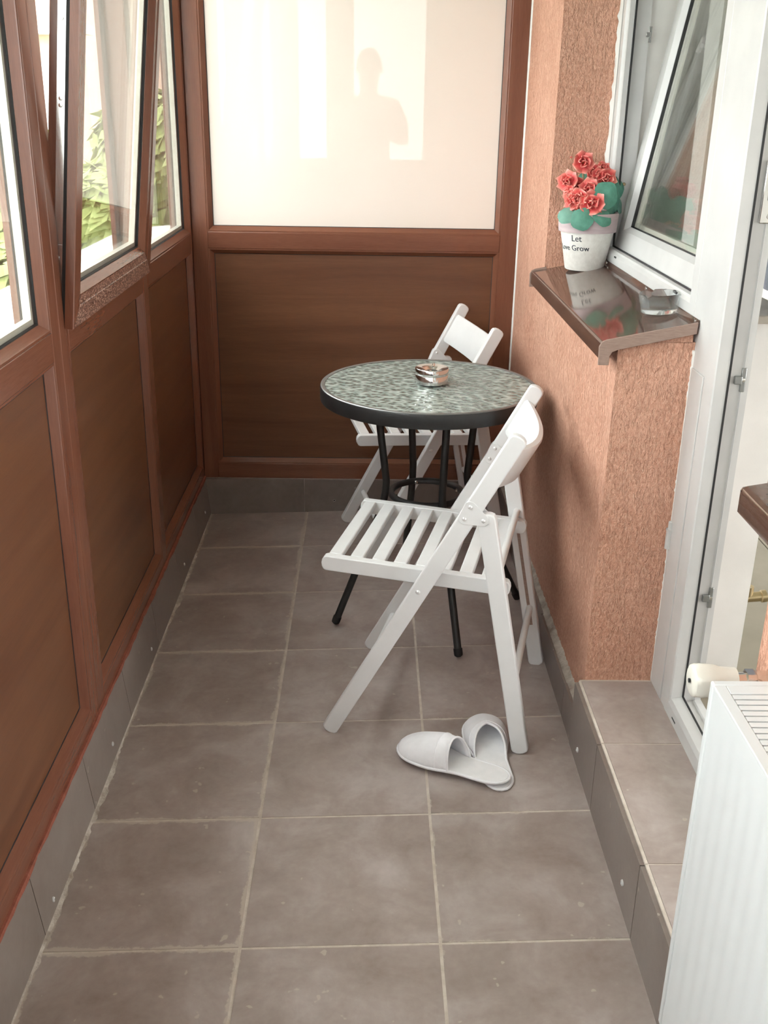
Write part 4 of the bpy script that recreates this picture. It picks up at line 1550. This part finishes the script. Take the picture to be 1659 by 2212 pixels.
# five fingers on each hand closed along the edges of the phone
pc = CAM - fwd * .016 + dwn * .055
pl = Vector((PXC, PYC, fz(PXC)))
for s in (1, -1):
    b0 = Vector(V[11] if s > 0 else V[15])
    for k in range(4):
        e = pc + rgt * s * .0455 + dwn * (.052 - .019 * k) - pl
        tip = e + fwd * .008
        MB().tube([b0, b0.lerp(e, .55) + rgt * s * .010, e - fwd * .010, tip], .008, 8, radii=[.013, .010, .0070, .006]).build('finger', 'skin', person, smooth=60)
    t = pc + rgt * s * .0470 + dwn * .066 - fwd * .012 - pl
    MB().tube([b0, b0.lerp(t, .5) + rgt * s * .008, t, t - dwn * .022], .009, 8, radii=[.014, .011, .0075, .0065]).build('thumb', 'skin', person, smooth=60)
ph = MB().box(-.037, .037, -.0042, .0042, -.076, .076).build('phone', 'phone body', None, .004)
tag(ph, 'dark smartphone held up by the person in the reflection', 'phone')
ph.location = pc
ph.rotation_euler = (-PITCH, 0, -YAW)
MB().lathe([(0, .0), (.011, .0), (.011, .0016), (.008, .002), (0, .002)], 16).build('camera_lens', 'chrome', ph, loc=(.0, .0042, .055)).rotation_euler = (R(-90), 0, 0)

# ------------------------------------------------------------------ outdoors
tag(box('ground', 'ground', -90, 90, -90, 90, -9.2, -9.0), 'ground far below with grass', kind='structure')


def tree(base, h, crown, label, seed, n=15000, low=.55):
    rnd = random.Random(seed)
    t = tag(empty('tree', base), label, 'tree', 'trees outside the balcony')
    MB().tube([(0, 0, 0), (.1, .05, h * .35), (-.05, .1, h * .62), (0, 0, h * .85)], .2, 10, radii=[.24, .18, .13, .06]).build('trunk', 'bark', t)
    mb = MB()
    vs_, fs = [], []
    blobs = [(Vector((rnd.uniform(-1, 1) * crown * .6, rnd.uniform(-1, 1) * crown * .6, h * rnd.uniform(low, .98))), crown * rnd.uniform(.35, .6)) for _ in range(16)]
    for i in range(n):
        c, r = rnd.choice(blobs)
        d = Vector((rnd.gauss(0, 1), rnd.gauss(0, 1), rnd.gauss(0, 1))).normalized()
        p = c + d * r * rnd.uniform(.6, 1.0)
        nx = (d + Vector((rnd.uniform(-.7, .7), rnd.uniform(-.7, .7), rnd.uniform(-.2, .9)))).normalized()
        a = nx.orthogonal().normalized()
        b_ = nx.cross(a)
        s = rnd.uniform(.07, .15)
        k = len(vs_)
        vs_ += [p - a * s, p + b_ * s * .5, p + a * s, p - b_ * s * .5]
        fs.append((k, k + 1, k + 2, k + 3))
    o = mb.add(vs_, fs).build('foliage', 'tree leaf', t, smooth=0)
    o['kind'] = 'stuff'
    return t


tree((-3.5, 10.0, -9.0), 9.9, 1.4, 'leafy green tree beyond the near left pane', 1, low=.75)
tree((-.98, 6.8, -9.0), 10.7, .75, 'leafy green tree beyond the narrow far pane', 2, low=.84)
tree((-6.2, 12.5, -9.0), 10.5, 2.0, 'leafy green tree standing further off by the brick block', 3)
# brick apartment block
bk = tag(empty('brick_block', (-7.5, 24.0, -9.0)), 'orange brick apartment block with white window bays', 'building')
box('wall', 'brick far', -4, 2.6, -4, 6, 0, 21, bk)
for i in range(4):
    for j in range(7):
        wnd = box('window', 'far white', -3.6 + 1.6 * i, -2.7 + 1.6 * i, -4.06, -3.9, 1.2 + 2.8 * j, 2.7 + 2.8 * j, bk)
for j in range(7):
    box('balcony_slab', 'far white', -4.2, 2.8, -4.5, -4, .4 + 2.8 * j, .55 + 2.8 * j, bk)
